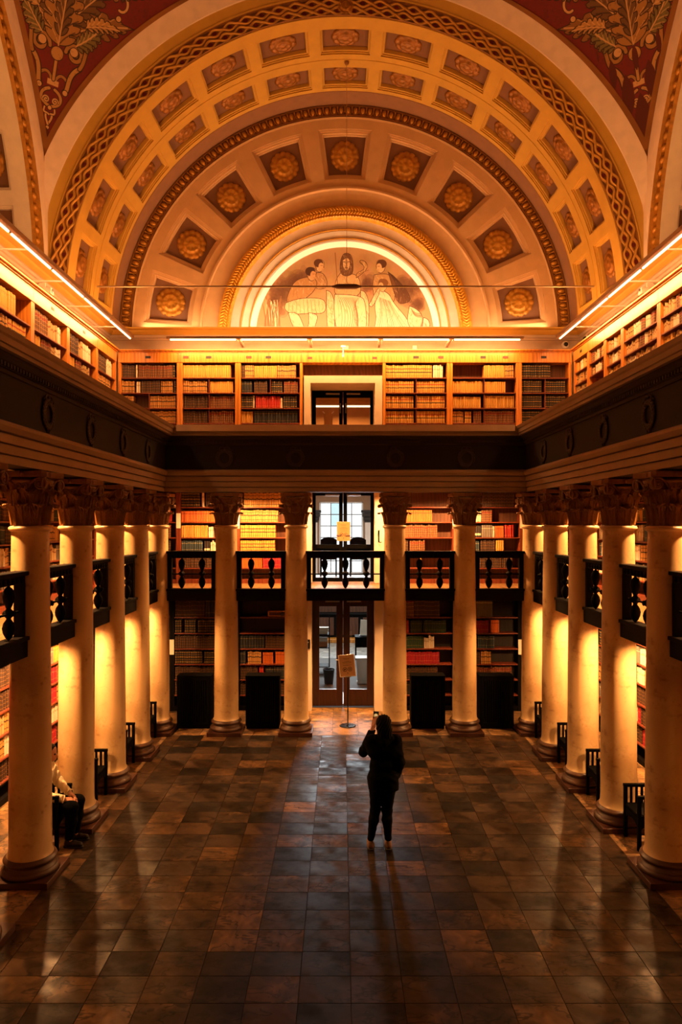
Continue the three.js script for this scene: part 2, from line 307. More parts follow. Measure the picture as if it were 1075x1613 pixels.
function roll(R, d, r, n = 120, a1 = Math.PI) { return gridSurf((u, k) => { const a = u * a1, b = k / 8 * 6.283, q = R + r * Math.cos(b); return [clamp(q * Math.cos(a), -CX, CX), YS + q * Math.sin(a), -d + r * Math.sin(b)]; }, n, 8); }
function rosetteGeo(p1, p2, R, H) {
  const n = 80, m = 9, pos = [], uv = [], idx = [];
  for (let j = 0; j <= m; j++) for (let i = 0; i <= n; i++) {
    const a = i / n * 6.2832, t = j / m, lobe = Math.abs(Math.cos(a * p1 / 2)), e = 1 - 0.20 * Math.pow(1 - lobe, 2) - 0.03 * Math.abs(Math.sin(a * p1 * 1.5));
    let r, h;
    if (t < 0.24) { r = t / 0.24 * 0.2; h = 0.80 + 0.28 * Math.sqrt(Math.max(0, 1 - (t / 0.24) ** 2)); }
    else if (t < 0.62) { const q = (t - 0.24) / 0.38; r = 0.2 + 0.42 * q; h = 0.58 + 0.30 * Math.sin(q * 2.6) + 0.16 * Math.abs(Math.cos(a * p2 / 2)) * q; }
    else { const q = (t - 0.62) / 0.38; r = 0.56 + 0.44 * q * e; h = (0.30 + 0.34 * Math.sin(q * 2.4) * (0.45 + 0.55 * lobe) - 0.07 * Math.abs(Math.sin(a * p1 * 1.5)) * q) * (1 - 0.75 * Math.max(0, q - 0.75) * 4 * 0.6); }
    pos.push(Math.cos(a) * r * R, Math.sin(a) * r * R, h * H); uv.push(Math.cos(a) * r * R, Math.sin(a) * r * R);
  }
  for (let i = 0; i <= n; i++) { const k = (m * (n + 1) + i) * 3; pos.push(pos[k], pos[k + 1], -H * 0.3); uv.push(0, 0); }
  for (let j = 0; j <= m; j++) for (let i = 0; i < n; i++) { const a = j * (n + 1) + i, b = a + n + 1; idx.push(a, b, a + 1, a + 1, b, b + 1); }
  const g = new THREE.BufferGeometry(); g.setAttribute('position', new THREE.Float32BufferAttribute(pos, 3)); g.setAttribute('uv', new THREE.Float32BufferAttribute(uv, 2)); g.setIndex(idx); g.computeVertexNormals(); return g;
}
const rosetteBig = rosetteGeo(14, 10, 0.33, 0.075), rosetteSmall = rosetteGeo(9, 7, 0.225, 0.07);
// coffers cut into a surface S(a, t, depth): cells in angle a and length t
function coffered(S, aList, aHalf, tCells, lenT, lenA, steps, fieldMat, frameMat, rosette, a0 = 0, a1 = Math.PI, roseT = 0.5, roseMat = mat.gold) {
  const quads = [], patch = (aa, ab, ta, tb, dep = 0, na = 4, nt = 2, out = quads) => {
    for (let i = 0; i < na; i++) for (let j = 0; j < nt; j++) {
      const p = (u, v) => S(aa + (ab - aa) * u / na, ta + (tb - ta) * v / nt, dep);
      out.push([p(i, j), p(i + 1, j), p(i + 1, j + 1), p(i, j + 1)]);
    }
  };
  const build = (qs, smooth = true) => {
    const pos = []; for (const q of qs) for (const k of [0, 1, 2, 0, 2, 3]) pos.push(...q[k]);
    let g = new THREE.BufferGeometry(); g.setAttribute('position', new THREE.Float32BufferAttribute(pos, 3)); g.computeVertexNormals();
    if (smooth) g = toCreasedNormals(g, 0.35); return metres(g);
  };
  const aCuts = [a0, ...aList.flatMap(a => [a - aHalf, a + aHalf]).filter(a => a > a0 && a < a1), a1].sort((x, y) => x - y), tCuts = [0, ...tCells.flat(), 1];
  const inCoffer = (a, t) => aList.some(c => Math.abs(a - c) < aHalf) && tCells.some(([x, y]) => t > x && t < y);
  for (let i = 0; i + 1 < aCuts.length; i++) for (let j = 0; j + 1 < tCuts.length; j++) if (!inCoffer((aCuts[i] + aCuts[i + 1]) / 2, (tCuts[j] + tCuts[j + 1]) / 2)) patch(aCuts[i], aCuts[i + 1], tCuts[j], tCuts[j + 1]);
  mesh('plaster_field', build(quads), fieldMat, ceil);
  for (const a of aList) for (const [ta, tb] of tCells) {
    const loop = ([inset, dep]) => {
      const l = [], n = 5, wA = t => inset / lenA(t), iT = inset / lenT, x0 = t => Math.max(a0, a - aHalf) + wA(t), x1 = t => Math.min(a1, a + aHalf) - wA(t), y0 = ta + iT, y1 = tb - iT;
      for (let k = 0; k < n; k++) l.push(S(x0(y0) + (x1(y0) - x0(y0)) * k / n, y0, dep));
      for (let k = 0; k < n; k++) { const t = y0 + (y1 - y0) * k / n; l.push(S(x1(t), t, dep)); }
      for (let k = 0; k < n; k++) l.push(S(x1(y1) + (x0(y1) - x1(y1)) * k / n, y1, dep));
      for (let k = 0; k < n; k++) { const t = y1 + (y0 - y1) * k / n; l.push(S(x0(t), t, dep)); }
      return l;
    };
    const fr = [], ls = steps.map(loop);
    for (let k = 0; k + 1 < ls.length; k++) for (let i = 0; i < ls[k].length; i++) { const j = (i + 1) % ls[k].length; fr.push([ls[k][i], ls[k][j], ls[k + 1][j], ls[k + 1][i]]); }
    const c = mesh('coffer', build(fr), frameMat, ceil), [ins, dep] = steps[steps.length - 1], pq = [];
    patch(Math.max(a0, a - aHalf) + ins / lenA((ta + tb) / 2) * 0.98, Math.min(a1, a + aHalf) - ins / lenA((ta + tb) / 2) * 0.98, ta + ins / lenT, tb - ins / lenT, dep - 0.002, 5, 3, pq);
    // the panel follows the last loop
    const L = ls[ls.length - 1], cen = S(a, (ta + tb) / 2, dep), fan = []; for (let i = 0; i < L.length; i++) fan.push([L[i], L[(i + 1) % L.length], cen, cen]);
    const pos = []; for (const q of fan) pos.push(...q[0], ...q[1], ...q[2]);
    const pg = new THREE.BufferGeometry(); pg.setAttribute('position', new THREE.Float32BufferAttribute(pos, 3)); pg.computeVertexNormals();
    mesh('panel', metres(pg), mat.brownPanel, c);
    const tm = ta + (tb - ta) * roseT, o = new THREE.Vector3(...S(a, tm, dep)), up = new THREE.Vector3(...S(a, tm + 0.01, dep)).sub(o).normalize(), inn = new THREE.Vector3(...S(a, tm, dep - 0.05)).sub(o).normalize(), xx = new THREE.Vector3().crossVectors(up, inn).normalize();
    const r = mesh('rosette', rosette, roseMat, c); r.quaternion.setFromRotationMatrix(new THREE.Matrix4().makeBasis(xx, up, inn)); r.position.copy(o).addScaledVector(inn, 0.012); if (rosette === rosetteSmall) r.scale.set(1.25, 1, 1);
  }
}
function surfOf(P0, P1, out) {                                     // straight profile from P0 to P1 (radius, depth); out: +1 when the outside lies at growing radius
  let nR = -(P1[1] - P0[1]), nd = P1[0] - P0[0]; const l = Math.hypot(nR, nd); nR /= l; nd /= l; if ((out === 'R' ? nR : nd) < 0) { nR = -nR; nd = -nd; }
  return (a, t, dep) => { const R = P0[0] + (P1[0] - P0[0]) * t + dep * nR, d = P0[1] + (P1[1] - P0[1]) * t + dep * nd; return [R * Math.cos(a), YS + R * Math.sin(a), -d]; };
}
const STEPS = [[0, 0], [0, 0.025], [0.022, 0.028], [0.022, 0.05], [0.05, 0.052], [0.058, 0.075], [0.058, 0.13]];
{
  const deg = Math.PI / 180;
  // barrel in front of the end wall: two rows of thirteen coffers
  const bl = [5.30, 13.5], be = [5.05, 15.4], aL = []; for (let k = -6; k <= 6; k++) aL.push((90 + 13.5 * k) * deg);
  coffered(surfOf(bl, be, 'R'), aL, 5.5 * deg, [[0.15, 0.475], [0.655, 0.955]], 1.916, () => 5.2, STEPS, mat.ochre, mat.ochre, rosetteSmall, undefined, undefined, undefined, mat.rosetteGold);
  for (const [R, d] of [[5.165, 14.54], [5.30, 13.50], [5.19, 14.50]]) mesh('moulding', roll(R - 0.004, d, 0.012), mat.ochre, ceil);
  mesh('soffit_band', arcSweep([[5.05, 15.4], [5.035, 15.41], [5.05, 15.93]]), mat.soffit, ceil);  // darker plaster colour carries the shade lying on this band
  // egg and dart between soffit and the coffered end
  mesh('moulding', [arcSweep([[5.05, 15.93], [4.78, 15.93]]), roll(5.025, 15.92, 0.022), roll(4.805, 15.92, 0.03)], mat.goldDull, ceil);
  const eggs = [], N = 96;
  for (let i = 0; i < N; i++) { const a = (i + .5) / N * Math.PI, e = new THREE.SphereGeometry(1, 8, 6); e.scale(0.052, 0.082, 0.055); e.rotateZ(a - Math.PI / 2); e.translate(4.915 * Math.cos(a), YS + 4.915 * Math.sin(a), -15.915); eggs.push(e);
    const b = i / N * Math.PI, q = new THREE.ConeGeometry(0.022, 0.16, 5); q.rotateZ(b - Math.PI / 2 + Math.PI); q.translate(4.915 * Math.cos(b), YS + 4.915 * Math.sin(b), -15.905); eggs.push(q);
    const u = new THREE.TorusGeometry(0.066, 0.010, 4, 10, Math.PI); u.scale(1, 1.3, 1); u.rotateZ(a - Math.PI / 2 + Math.PI); u.translate(4.905 * Math.cos(a), YS + 4.905 * Math.sin(a), -15.905); eggs.push(u); }
  mesh('egg_and_dart', eggs, mat.gold, ceil).userData.kind = 'stuff';
  // the splayed end with nine large coffers
  mesh('plaster_ring', arcSweep([[4.78, 15.93], [4.76, 15.88], [4.72, 15.90]]), mat.sand, ceil);
  const c0 = [4.72, 15.90], c1 = [3.30, 16.10], tR = R => (4.72 - R) / 1.42, cL = []; for (let k = -4; k <= 4; k++) cL.push((90 + 20 * k) * deg);
  coffered(surfOf(c0, c1, 'd'), cL, 7.6 * deg, [[tR(4.52), tR(3.47)]], 1.434, t => 4.72 - 1.42 * t, [[0, 0], [0, 0.02], [0.035, 0.024], [0.035, 0.045], [0.075, 0.048], [0.085, 0.075], [0.11, 0.08], [0.11, 0.16]], mat.sand, mat.sand, rosetteBig, 0, Math.PI, 0.5);
  mesh('plaster_ring', arcSweep([[3.30, 16.10], [3.29, 16.06], [3.25, 16.06], [3.23, 16.12], [2.90, 16.20]]), mat.sand, ceil);
  // gilt arch with a leafy face
  const arch = mesh('gilt_arch', [arcSweep([[2.90, 16.20], [2.89, 16.13], [2.85, 16.11], [2.70, 16.14], [2.66, 16.12], [2.635, 16.16], [2.62, 16.26]])], mat.gilt, ceil);
  const lf = []; for (let i = 0; i < 130; i++) { const a = (i + .5) / 130 * Math.PI; for (const s of [-1, 1]) { const e = new THREE.SphereGeometry(1, 6, 4); e.scale(0.026, 0.06, 0.022); e.rotateZ(a - Math.PI / 2 + s * 0.7); const R = 2.775 + s * 0.035; e.translate(R * Math.cos(a), YS + R * Math.sin(a), -16.115); lf.push(e); }
    const b = new THREE.SphereGeometry(0.016, 5, 4); b.translate(2.645 * Math.cos(a), YS + 2.645 * Math.sin(a), -16.115); lf.push(b); }
  mesh('leaf_relief', lf, mat.gilt, arch).userData.kind = 'stuff';
  mesh('plaster_ring', arcSweep([[2.62, 16.26], [2.40, 16.27], [2.36, 16.25], [2.21, 16.28], [2.17, 16.26]]), mat.pale, ceil);
  mesh('gilt_line', roll(2.395, 16.25, 0.016), mat.gilt, ceil);
  mesh('gilt_line', roll(2.195, 16.262, 0.012), mat.gilt, ceil);
  mesh('plaster_ring', arcSweep([[2.17, 16.26], [2.13, 16.26], [2.05, 16.40]]), mat.white, ceil);
  const sh = new THREE.Shape(); sh.absarc(0, 0, 2.06, 0, Math.PI); sh.closePath();
  const sg = new THREE.ShapeGeometry(sh, 64), uvp = sg.attributes.position, uva = sg.attributes.uv; for (let i = 0; i < uvp.count; i++) uva.setXY(i, uvp.getX(i) / 4.12 + 0.5, uvp.getY(i) / 2.06);
  const pt = mesh('painting', prep(sg), M({ map: paintedLunette(), roughness: 0.85 }), ceil); pt.position.set(0, YS, -16.40); pt.userData.label = 'painted lunette with classical figures in pale brown tones';
  mesh('lunette_back', metres(B(-2.9, 2.9, YS - 0.05, YS + 2.9, -16.42, -16.6)), mat.pale, ceil);

  // face of the crossing arch: guilloche, ochre and pale bands
  mesh('guilloche_ground', arcSweep([[5.30, 13.50], [5.315, 13.47], [5.33, 13.52], [5.63, 13.52], [5.645, 13.47], [5.66, 13.47]], 120), mat.guilloche, ceil);
  const eyes = [], turns = 54, wave = (row, ph) => { const pts = []; for (let i = 0; i <= 620; i++) { const u = i / 620, a = u * Math.PI, w = u * turns * Math.PI + ph + row * Math.PI / 2, R = 5.405 + row * 0.15 + 0.068 * Math.sign(Math.sin(w)) * Math.abs(Math.sin(w)) ** 1.6; pts.push([R * Math.cos(a), YS + R * Math.sin(a), -13.492 + 0.012 * Math.cos(w)]); } return tube(pts, 0.025, 700, 6); };
  for (const row of [0, 1]) for (const ph of [0, Math.PI]) mesh('guilloche_strand', wave(row, ph), mat.strand, ceil);
  for (const row of [0, 1]) for (let i = 0; i < turns; i++) { const a = (i + 0.5 - row * 0.5) / turns * Math.PI, R = 5.405 + row * 0.15; if (a < 0.01) continue; const e = new THREE.CylinderGeometry(0.042, 0.042, 0.02, 10); e.rotateX(Math.PI / 2); e.translate(R * Math.cos(a), YS + R * Math.sin(a), -13.512); eyes.push(e); }
  mesh('guilloche_eyes', eyes, mat.redPaint, ceil).userData.kind = 'stuff';
  const boss = mesh('rosette', rosetteSmall, mat.gold, ceil); boss.position.set(0, YS + 5.48, -13.49); boss.scale.setScalar(0.7);
  mesh('ochre_band', arcSweep([[5.66, 13.47], [5.675, 13.44], [5.69, 13.46], [5.82, 13.36]], 120), mat.ochre, ceil);
  mesh('pale_band', arcSweep([[5.82, 13.36], [5.83, 13.34], [6.132, 13.2]], 120), mat.pink, ceil);
}
// sail vault over the middle: red pendentives with gilt borders, plain above
{
  const sph = (rho, phi, s, off = 0) => { const y = Math.sqrt(Math.max(0, RS * RS - rho * rho)), k = (RS - off) / RS; return [s * rho * Math.sin(phi) * k, YS + y * k, -(MD + rho * Math.cos(phi) * k)]; };
  const h0 = Math.sqrt(RS * RS - CX * CX - (CD - MD) ** 2), el0 = Math.asin(h0 / RS), phiT = Math.atan2(CX, CD - MD);
  const lim = rho => [Math.acos(Math.min(1, (CD - MD) / rho)), Math.asin(Math.min(1, CX / rho))];
  const patch = (s, fn, off, n, m, sMax) => {                          // fn(rho) -> [phi0, phi1]
    const pos = [], uv = [], idx = [];
    for (let j = 0; j <= m; j++) {
      const arc = sMax * j / m, el = el0 + arc / RS, rho = RS * Math.cos(el), [p0, p1] = fn(Math.max(rho, 0.01));
      for (let i = 0; i <= n; i++) { const phi = p0 + (p1 - p0) * i / n; pos.push(...sph(rho, phi, s, off)); uv.push(0.5 + (phi - phiT) * rho / 6.0, arc / 6.0); }
    }
    for (let j = 0; j < m; j++) for (let i = 0; i < n; i++) { const a = j * (n + 1) + i, b = a + n + 1; s > 0 ? idx.push(a, a + 1, b, a + 1, b + 1, b) : idx.push(a, b, a + 1, a + 1, b, b + 1); }
    const g = new THREE.BufferGeometry(); g.setAttribute('position', new THREE.Float32BufferAttribute(pos, 3)); g.setAttribute('uv', new THREE.Float32BufferAttribute(uv, 2)); g.setIndex(idx); g.computeVertexNormals(); return prep(g);
  };
  const paint = M({ map: paintedPendentive(), roughness: 0.88 });
  for (const s of [-1, 1]) {
    const p = mesh('pendentive', patch(s, lim, 0, 24, 48, 5.0), paint, ceil); p.userData.label = 'red pendentive painted with acanthus scrolls';
    const bw = 0.075;
    mesh('gilt_border', [patch(s, r => { const [a, b] = lim(r); return [a, Math.min(b, a + bw / r * (1 + 0.35))]; }, 0.012, 3, 40, 5.0), patch(s, r => { const [a, b] = lim(r); return [Math.max(a, b - bw / r * 1.35), b]; }, 0.012, 3, 40, 5.0)], mat.goldDull, p);
  }
  const N = 40, pos = [], idx = [];
  for (let j = 0; j <= N; j++) for (let i = 0; i <= N; i++) { const x = -CX + 2 * CX * i / N, z = -CD + (CD - 0.7) * j / N; pos.push(x, YS + 0.02 + Math.sqrt(Math.max(0, RS * RS - x * x - (z + MD) ** 2)), z); }
  for (let j = 0; j < N; j++) for (let i = 0; i < N; i++) { const a = j * (N + 1) + i; idx.push(a, a + 1, a + N + 1, a + 1, a + N + 2, a + N + 1); }
  const g = new THREE.BufferGeometry(); g.setAttribute('position', new THREE.Float32BufferAttribute(pos, 3)); g.setIndex(idx); g.computeVertexNormals();
  mesh('dome', metres(g), mat.domePaint, ceil);
  mesh('near_vault', [gridSurf((u, k) => { const a = u * Math.PI, R = 5.05 + (k > 1 ? 1.1 : 0); return [clamp(R * Math.cos(a), -CX, CX), YS + R * Math.sin(a), [1.7, -0.4, -0.7][k]]; }, 40, 2)], mat.soffit, ceil);
  // side arches
  for (const s of [-1, 1]) {
    const ring = (prof, n = 96, cl = true) => gridSurf((u, k) => { const [r, x] = prof[k], a = u * Math.PI; return [s * x, YS + r * Math.sin(a), -clamp(MD + r * Math.cos(a), 0.7, cl ? CD : 20)]; }, n, prof.length - 1);
    mesh('pale_band', ring([[6.732, 5.6], [6.33, 5.61], [6.30, 5.63]]), mat.pink, ceil);
    mesh('moulding', ring([[6.30, 5.63], [6.28, 5.60], [6.25, 5.66], [6.07, 5.68], [6.05, 5.64], [6.02, 5.70]]), mat.gold, ceil);
    const eg = []; for (let i = 0; i < 100; i++) { const a = (i + .5) / 100 * Math.PI, e = new THREE.SphereGeometry(1, 8, 6); e.scale(0.045, 0.078, 0.06); e.rotateX(Math.PI / 2 - a); e.translate(s * 5.66, YS + 6.16 * Math.sin(a), -(MD + 6.16 * Math.cos(a))); eg.push(e); }
    mesh('egg_and_dart', eg, mat.gold, ceil).userData.kind = 'stuff';
    const deg = Math.PI / 180, aL = []; for (let k = -7; k <= 7; k++) aL.push((90 + 11.6 * k) * deg);
    const S = (a, t, dep) => { const r = 6.02 - 0.12 * t + dep; return [s * (5.70 + 1.2 * t), YS + r * Math.sin(a), -(MD + r * Math.cos(a))]; };
    coffered(S, aL, 4.6 * deg, [[0.24, 0.76]], 1.2, () => 5.95, STEPS, mat.pale, mat.pale, rosetteSmall);
    mesh('side_lunette', ring([[5.90, 6.9], [0.02, 6.9]], 60, false), mat.pale, ceil);
  }
}

// ---------------------------------------------------------------- flat prints: lunette painting, pendentive ornament, notices
function canvas(w, h) { const c = document.createElement('canvas'); c.width = w; c.height = h; return c; }
function canvasTex(c) { const t = new THREE.CanvasTexture(c); t.colorSpace = THREE.SRGBColorSpace; return t; }
function blobPath(x, pts) { x.beginPath(); x.moveTo(pts[0][0], pts[0][1]); for (let i = 1; i < pts.length; i++) { const p = pts[i], q = pts[(i + 1) % pts.length]; x.quadraticCurveTo(p[0], p[1], (p[0] + q[0]) / 2, (p[1] + q[1]) / 2); } x.closePath(); }
function paintedLunette() {
  const c = canvas(1024, 512), x = c.getContext('2d');
  x.fillStyle = '#b48c5c'; x.fillRect(0, 0, 1024, 512);
  for (let i = 0; i < 900; i++) { x.fillStyle = `rgba(${rr(120, 190) | 0},${rr(80, 140) | 0},${rr(40, 90) | 0},0.05)`; x.beginPath(); x.ellipse(rr(0, 1024), rr(60, 330), rr(10, 70), rr(8, 40), rr(0, 3), 0, 7); x.fill(); }
  x.setTransform(1.014, 0, 0, 1.113, -20, -33);
  const fill = (pts, col, line = 'rgba(70,38,14,0.9)', lw = 3) => { blobPath(x, pts); x.fillStyle = col; x.fill(); x.strokeStyle = line; x.lineWidth = lw; x.stroke();
    const xs = pts.map(p => p[0]), ys = pts.map(p => p[1]), x0 = Math.min(...xs), x1 = Math.max(...xs), y0 = Math.min(...ys), y1 = Math.max(...ys); x.save(); blobPath(x, pts); x.clip();
    for (let i = 0; i < 70; i++) { const a = rr(x0, x1), b = rr(y0, y1), q = rr(-.5, .9), l = rr(8, 34); x.strokeStyle = rnd() < .55 ? 'rgba(92,54,22,.16)' : 'rgba(244,220,176,.20)'; x.lineWidth = rr(2, 7); x.beginPath(); x.moveTo(a, b); x.quadraticCurveTo(a + Math.sin(q) * l + 5, b + Math.cos(q) * l * .5, a + Math.sin(q) * l, b + Math.cos(q) * l); x.stroke(); } x.restore(); };
  const folds = (n, f, col = 'rgba(110,66,30,0.65)') => { x.strokeStyle = col; for (let i = 0; i < n; i++) { x.lineWidth = rr(1, 3.2); const [a, b, d] = f(i / (n - 1)); x.beginPath(); x.moveTo(...a); x.quadraticCurveTo(...b, ...d); x.stroke(); } };
  const head = (cx, cy, r, face, hair, dir) => { fill([[cx - r, cy], [cx - r * .9, cy - r * 1.1], [cx, cy - r * 1.4], [cx + r, cy - r], [cx + r, cy + r * .4], [cx + r * .3, cy + r * 1.3], [cx - r * .5, cy + r * 1.2]], face);
    x.fillStyle = hair; x.beginPath(); x.ellipse(cx - dir * r * .25, cy - r * .55, r * 1.05, r * .85, 0, 0, 7); x.fill();
    x.fillStyle = face; x.beginPath(); x.ellipse(cx + dir * r * .35, cy + r * .2, r * .6, r * .85, 0, 0, 7); x.fill();
    x.strokeStyle = '#5a3518'; x.lineWidth = 2; x.beginPath(); x.moveTo(cx + dir * r * .2, cy - r * .05); x.lineTo(cx + dir * r * .7, cy - r * .05); x.moveTo(cx + dir * r * .85, cy); x.lineTo(cx + dir * r, cy + r * .35); x.lineTo(cx + dir * r * .8, cy + r * .4); x.moveTo(cx + dir * r * .45, cy + r * .7); x.lineTo(cx + dir * r * .75, cy + r * .7); x.stroke(); };
  // dark grounds behind the groups
  for (const [a, b, w, h] of [[200, 240, 120, 90], [300, 210, 110, 70], [880, 260, 110, 90], [660, 220, 60, 60], [140, 330, 60, 90], [930, 330, 60, 50]]) for (let i = 0; i < 26; i++) { x.fillStyle = 'rgba(84,48,20,0.13)'; x.beginPath(); x.ellipse(a + rr(-.5, .5) * w, b + rr(-.5, .5) * h, rr(.2, .6) * w, rr(.2, .6) * h, rr(0, 3), 0, 7); x.fill(); }
  // sheaf at the left
  for (let i = 0; i < 26; i++) { x.strokeStyle = i % 3 ? 'rgba(140,92,48,.8)' : 'rgba(236,206,160,.9)'; x.lineWidth = rr(2, 6); const a = rr(70, 165); x.beginPath(); x.moveTo(a, 490); x.quadraticCurveTo(a + rr(-15, 15), 400, a + rr(-25, 30), rr(280, 330)); x.stroke(); }
  // standing man at the left, behind
  fill([[350, 170], [385, 155], [420, 185], [430, 245], [350, 250]], '#ac7d4a'); head(382, 128, 25, '#d2a26c', '#5a3216', 1);
  // seated man at the left
  fill([[325, 185], [270, 190], [225, 225], [190, 310], [215, 330], [300, 300], [350, 260], [372, 215], [350, 190]], '#a87843');
  fill([[190, 320], [250, 295], [400, 292], [420, 330], [410, 375], [330, 372], [220, 380], [180, 350]], '#d3ad78');
  fill([[205, 370], [255, 360], [290, 430], [310, 492], [265, 492], [225, 430]], '#dcba88'); fill([[320, 370], [378, 372], [360, 430], [338, 492], [300, 492], [322, 430]], '#dcba88');
  head(336, 172, 27, '#c28e58', '#442410', 1); folds(9, t => [[205 + 170 * t, 300], [215 + 160 * t, 340], [200 + 190 * t, 380]]);
  // throne
  fill([[420, 255], [468, 255], [470, 490], [424, 490]], '#cfac78'); fill([[614, 255], [664, 255], [660, 490], [616, 490]], '#cfac78');
  // enthroned figure
  fill([[500, 165], [580, 165], [612, 200], [618, 290], [462, 290], [470, 205]], '#c0945e');
  fill([[590, 190], [655, 150], [650, 110], [615, 96], [606, 110], [636, 128], [632, 150], [590, 165]], '#b58850');
  fill([[468, 275], [620, 275], [645, 330], [650, 490], [478, 490], [462, 340]], '#dab886'); folds(16, t => [[480 + 130 * t, 290], [500 + 130 * Math.sin(t * 3), 380], [485 + 155 * t, 488]]);
  fill([[500, 110], [508, 70], [540, 60], [568, 78], [574, 160], [552, 180], [512, 180], [496, 150]], '#6b4220'); fill([[512, 100], [535, 80], [556, 100], [554, 140], [534, 158], [514, 140]], '#d8ac76');
  x.strokeStyle = '#4a2a12'; x.lineWidth = 3; x.beginPath(); x.moveTo(515, 108); x.lineTo(528, 108); x.moveTo(540, 108); x.lineTo(553, 108); x.moveTo(534, 110); x.lineTo(534, 126); x.moveTo(526, 138); x.lineTo(543, 138); x.stroke();
  x.lineWidth = 5; x.strokeStyle = '#8a5c30'; x.beginPath(); x.moveTo(470, 60); x.lineTo(484, 230); x.stroke();
  x.lineWidth = 3; x.beginPath(); x.moveTo(600, 170); x.lineTo(660, 150); x.stroke();
  // standing figure at the right with a dark cloak
  fill([[690, 175], [745, 165], [790, 180], [820, 330], [700, 330], [680, 240]], '#b0834c'); fill([[770, 160], [820, 190], [910, 300], [860, 325], [820, 320]], '#6a4020'); folds(12, t => [[775 + 20 * t, 165 + 10 * t], [830 + 20 * t, 220], [830 + 80 * t, 320]], 'rgba(70,40,16,.7)');
  head(728, 132, 26, '#d3a670', '#55300f', -1);
  // kneeling figure in pale cloth
  fill([[715, 250], [770, 260], [800, 320], [880, 400], [925, 488], [680, 490], [705, 400], [690, 330]], '#e0c294'); folds(15, t => [[720 + 60 * t, 290 + 20 * t], [740 + 80 * t, 380], [690 + 225 * t, 486]]);
  fill([[660, 330], [700, 260], [716, 240], [726, 262], [680, 345]], '#d8ae7a'); head(738, 230, 25, '#c99a62', '#7a4a20', -1);
  // stone tablet
  fill([[890, 335], [978, 362], [945, 482], [872, 430]], '#dcbc8c'); fill([[970, 395], [1010, 400], [1000, 488], [960, 480]], '#e6caa0'); folds(6, t => [[900 + 10 * t, 350 + 20 * t], [925, 380 + 18 * t], [960, 372 + 20 * t]]);
  for (let i = 0; i < 700; i++) { x.strokeStyle = `rgba(90,54,24,${rr(.03, .12)})`; x.lineWidth = rr(.6, 1.6); const a = rr(30, 1030), b = rr(60, 490), q = rr(-.6, .6); x.beginPath(); x.moveTo(a, b); x.lineTo(a + Math.sin(q) * 18, b + Math.cos(q) * 18); x.stroke(); }
  return canvasTex(c);
}
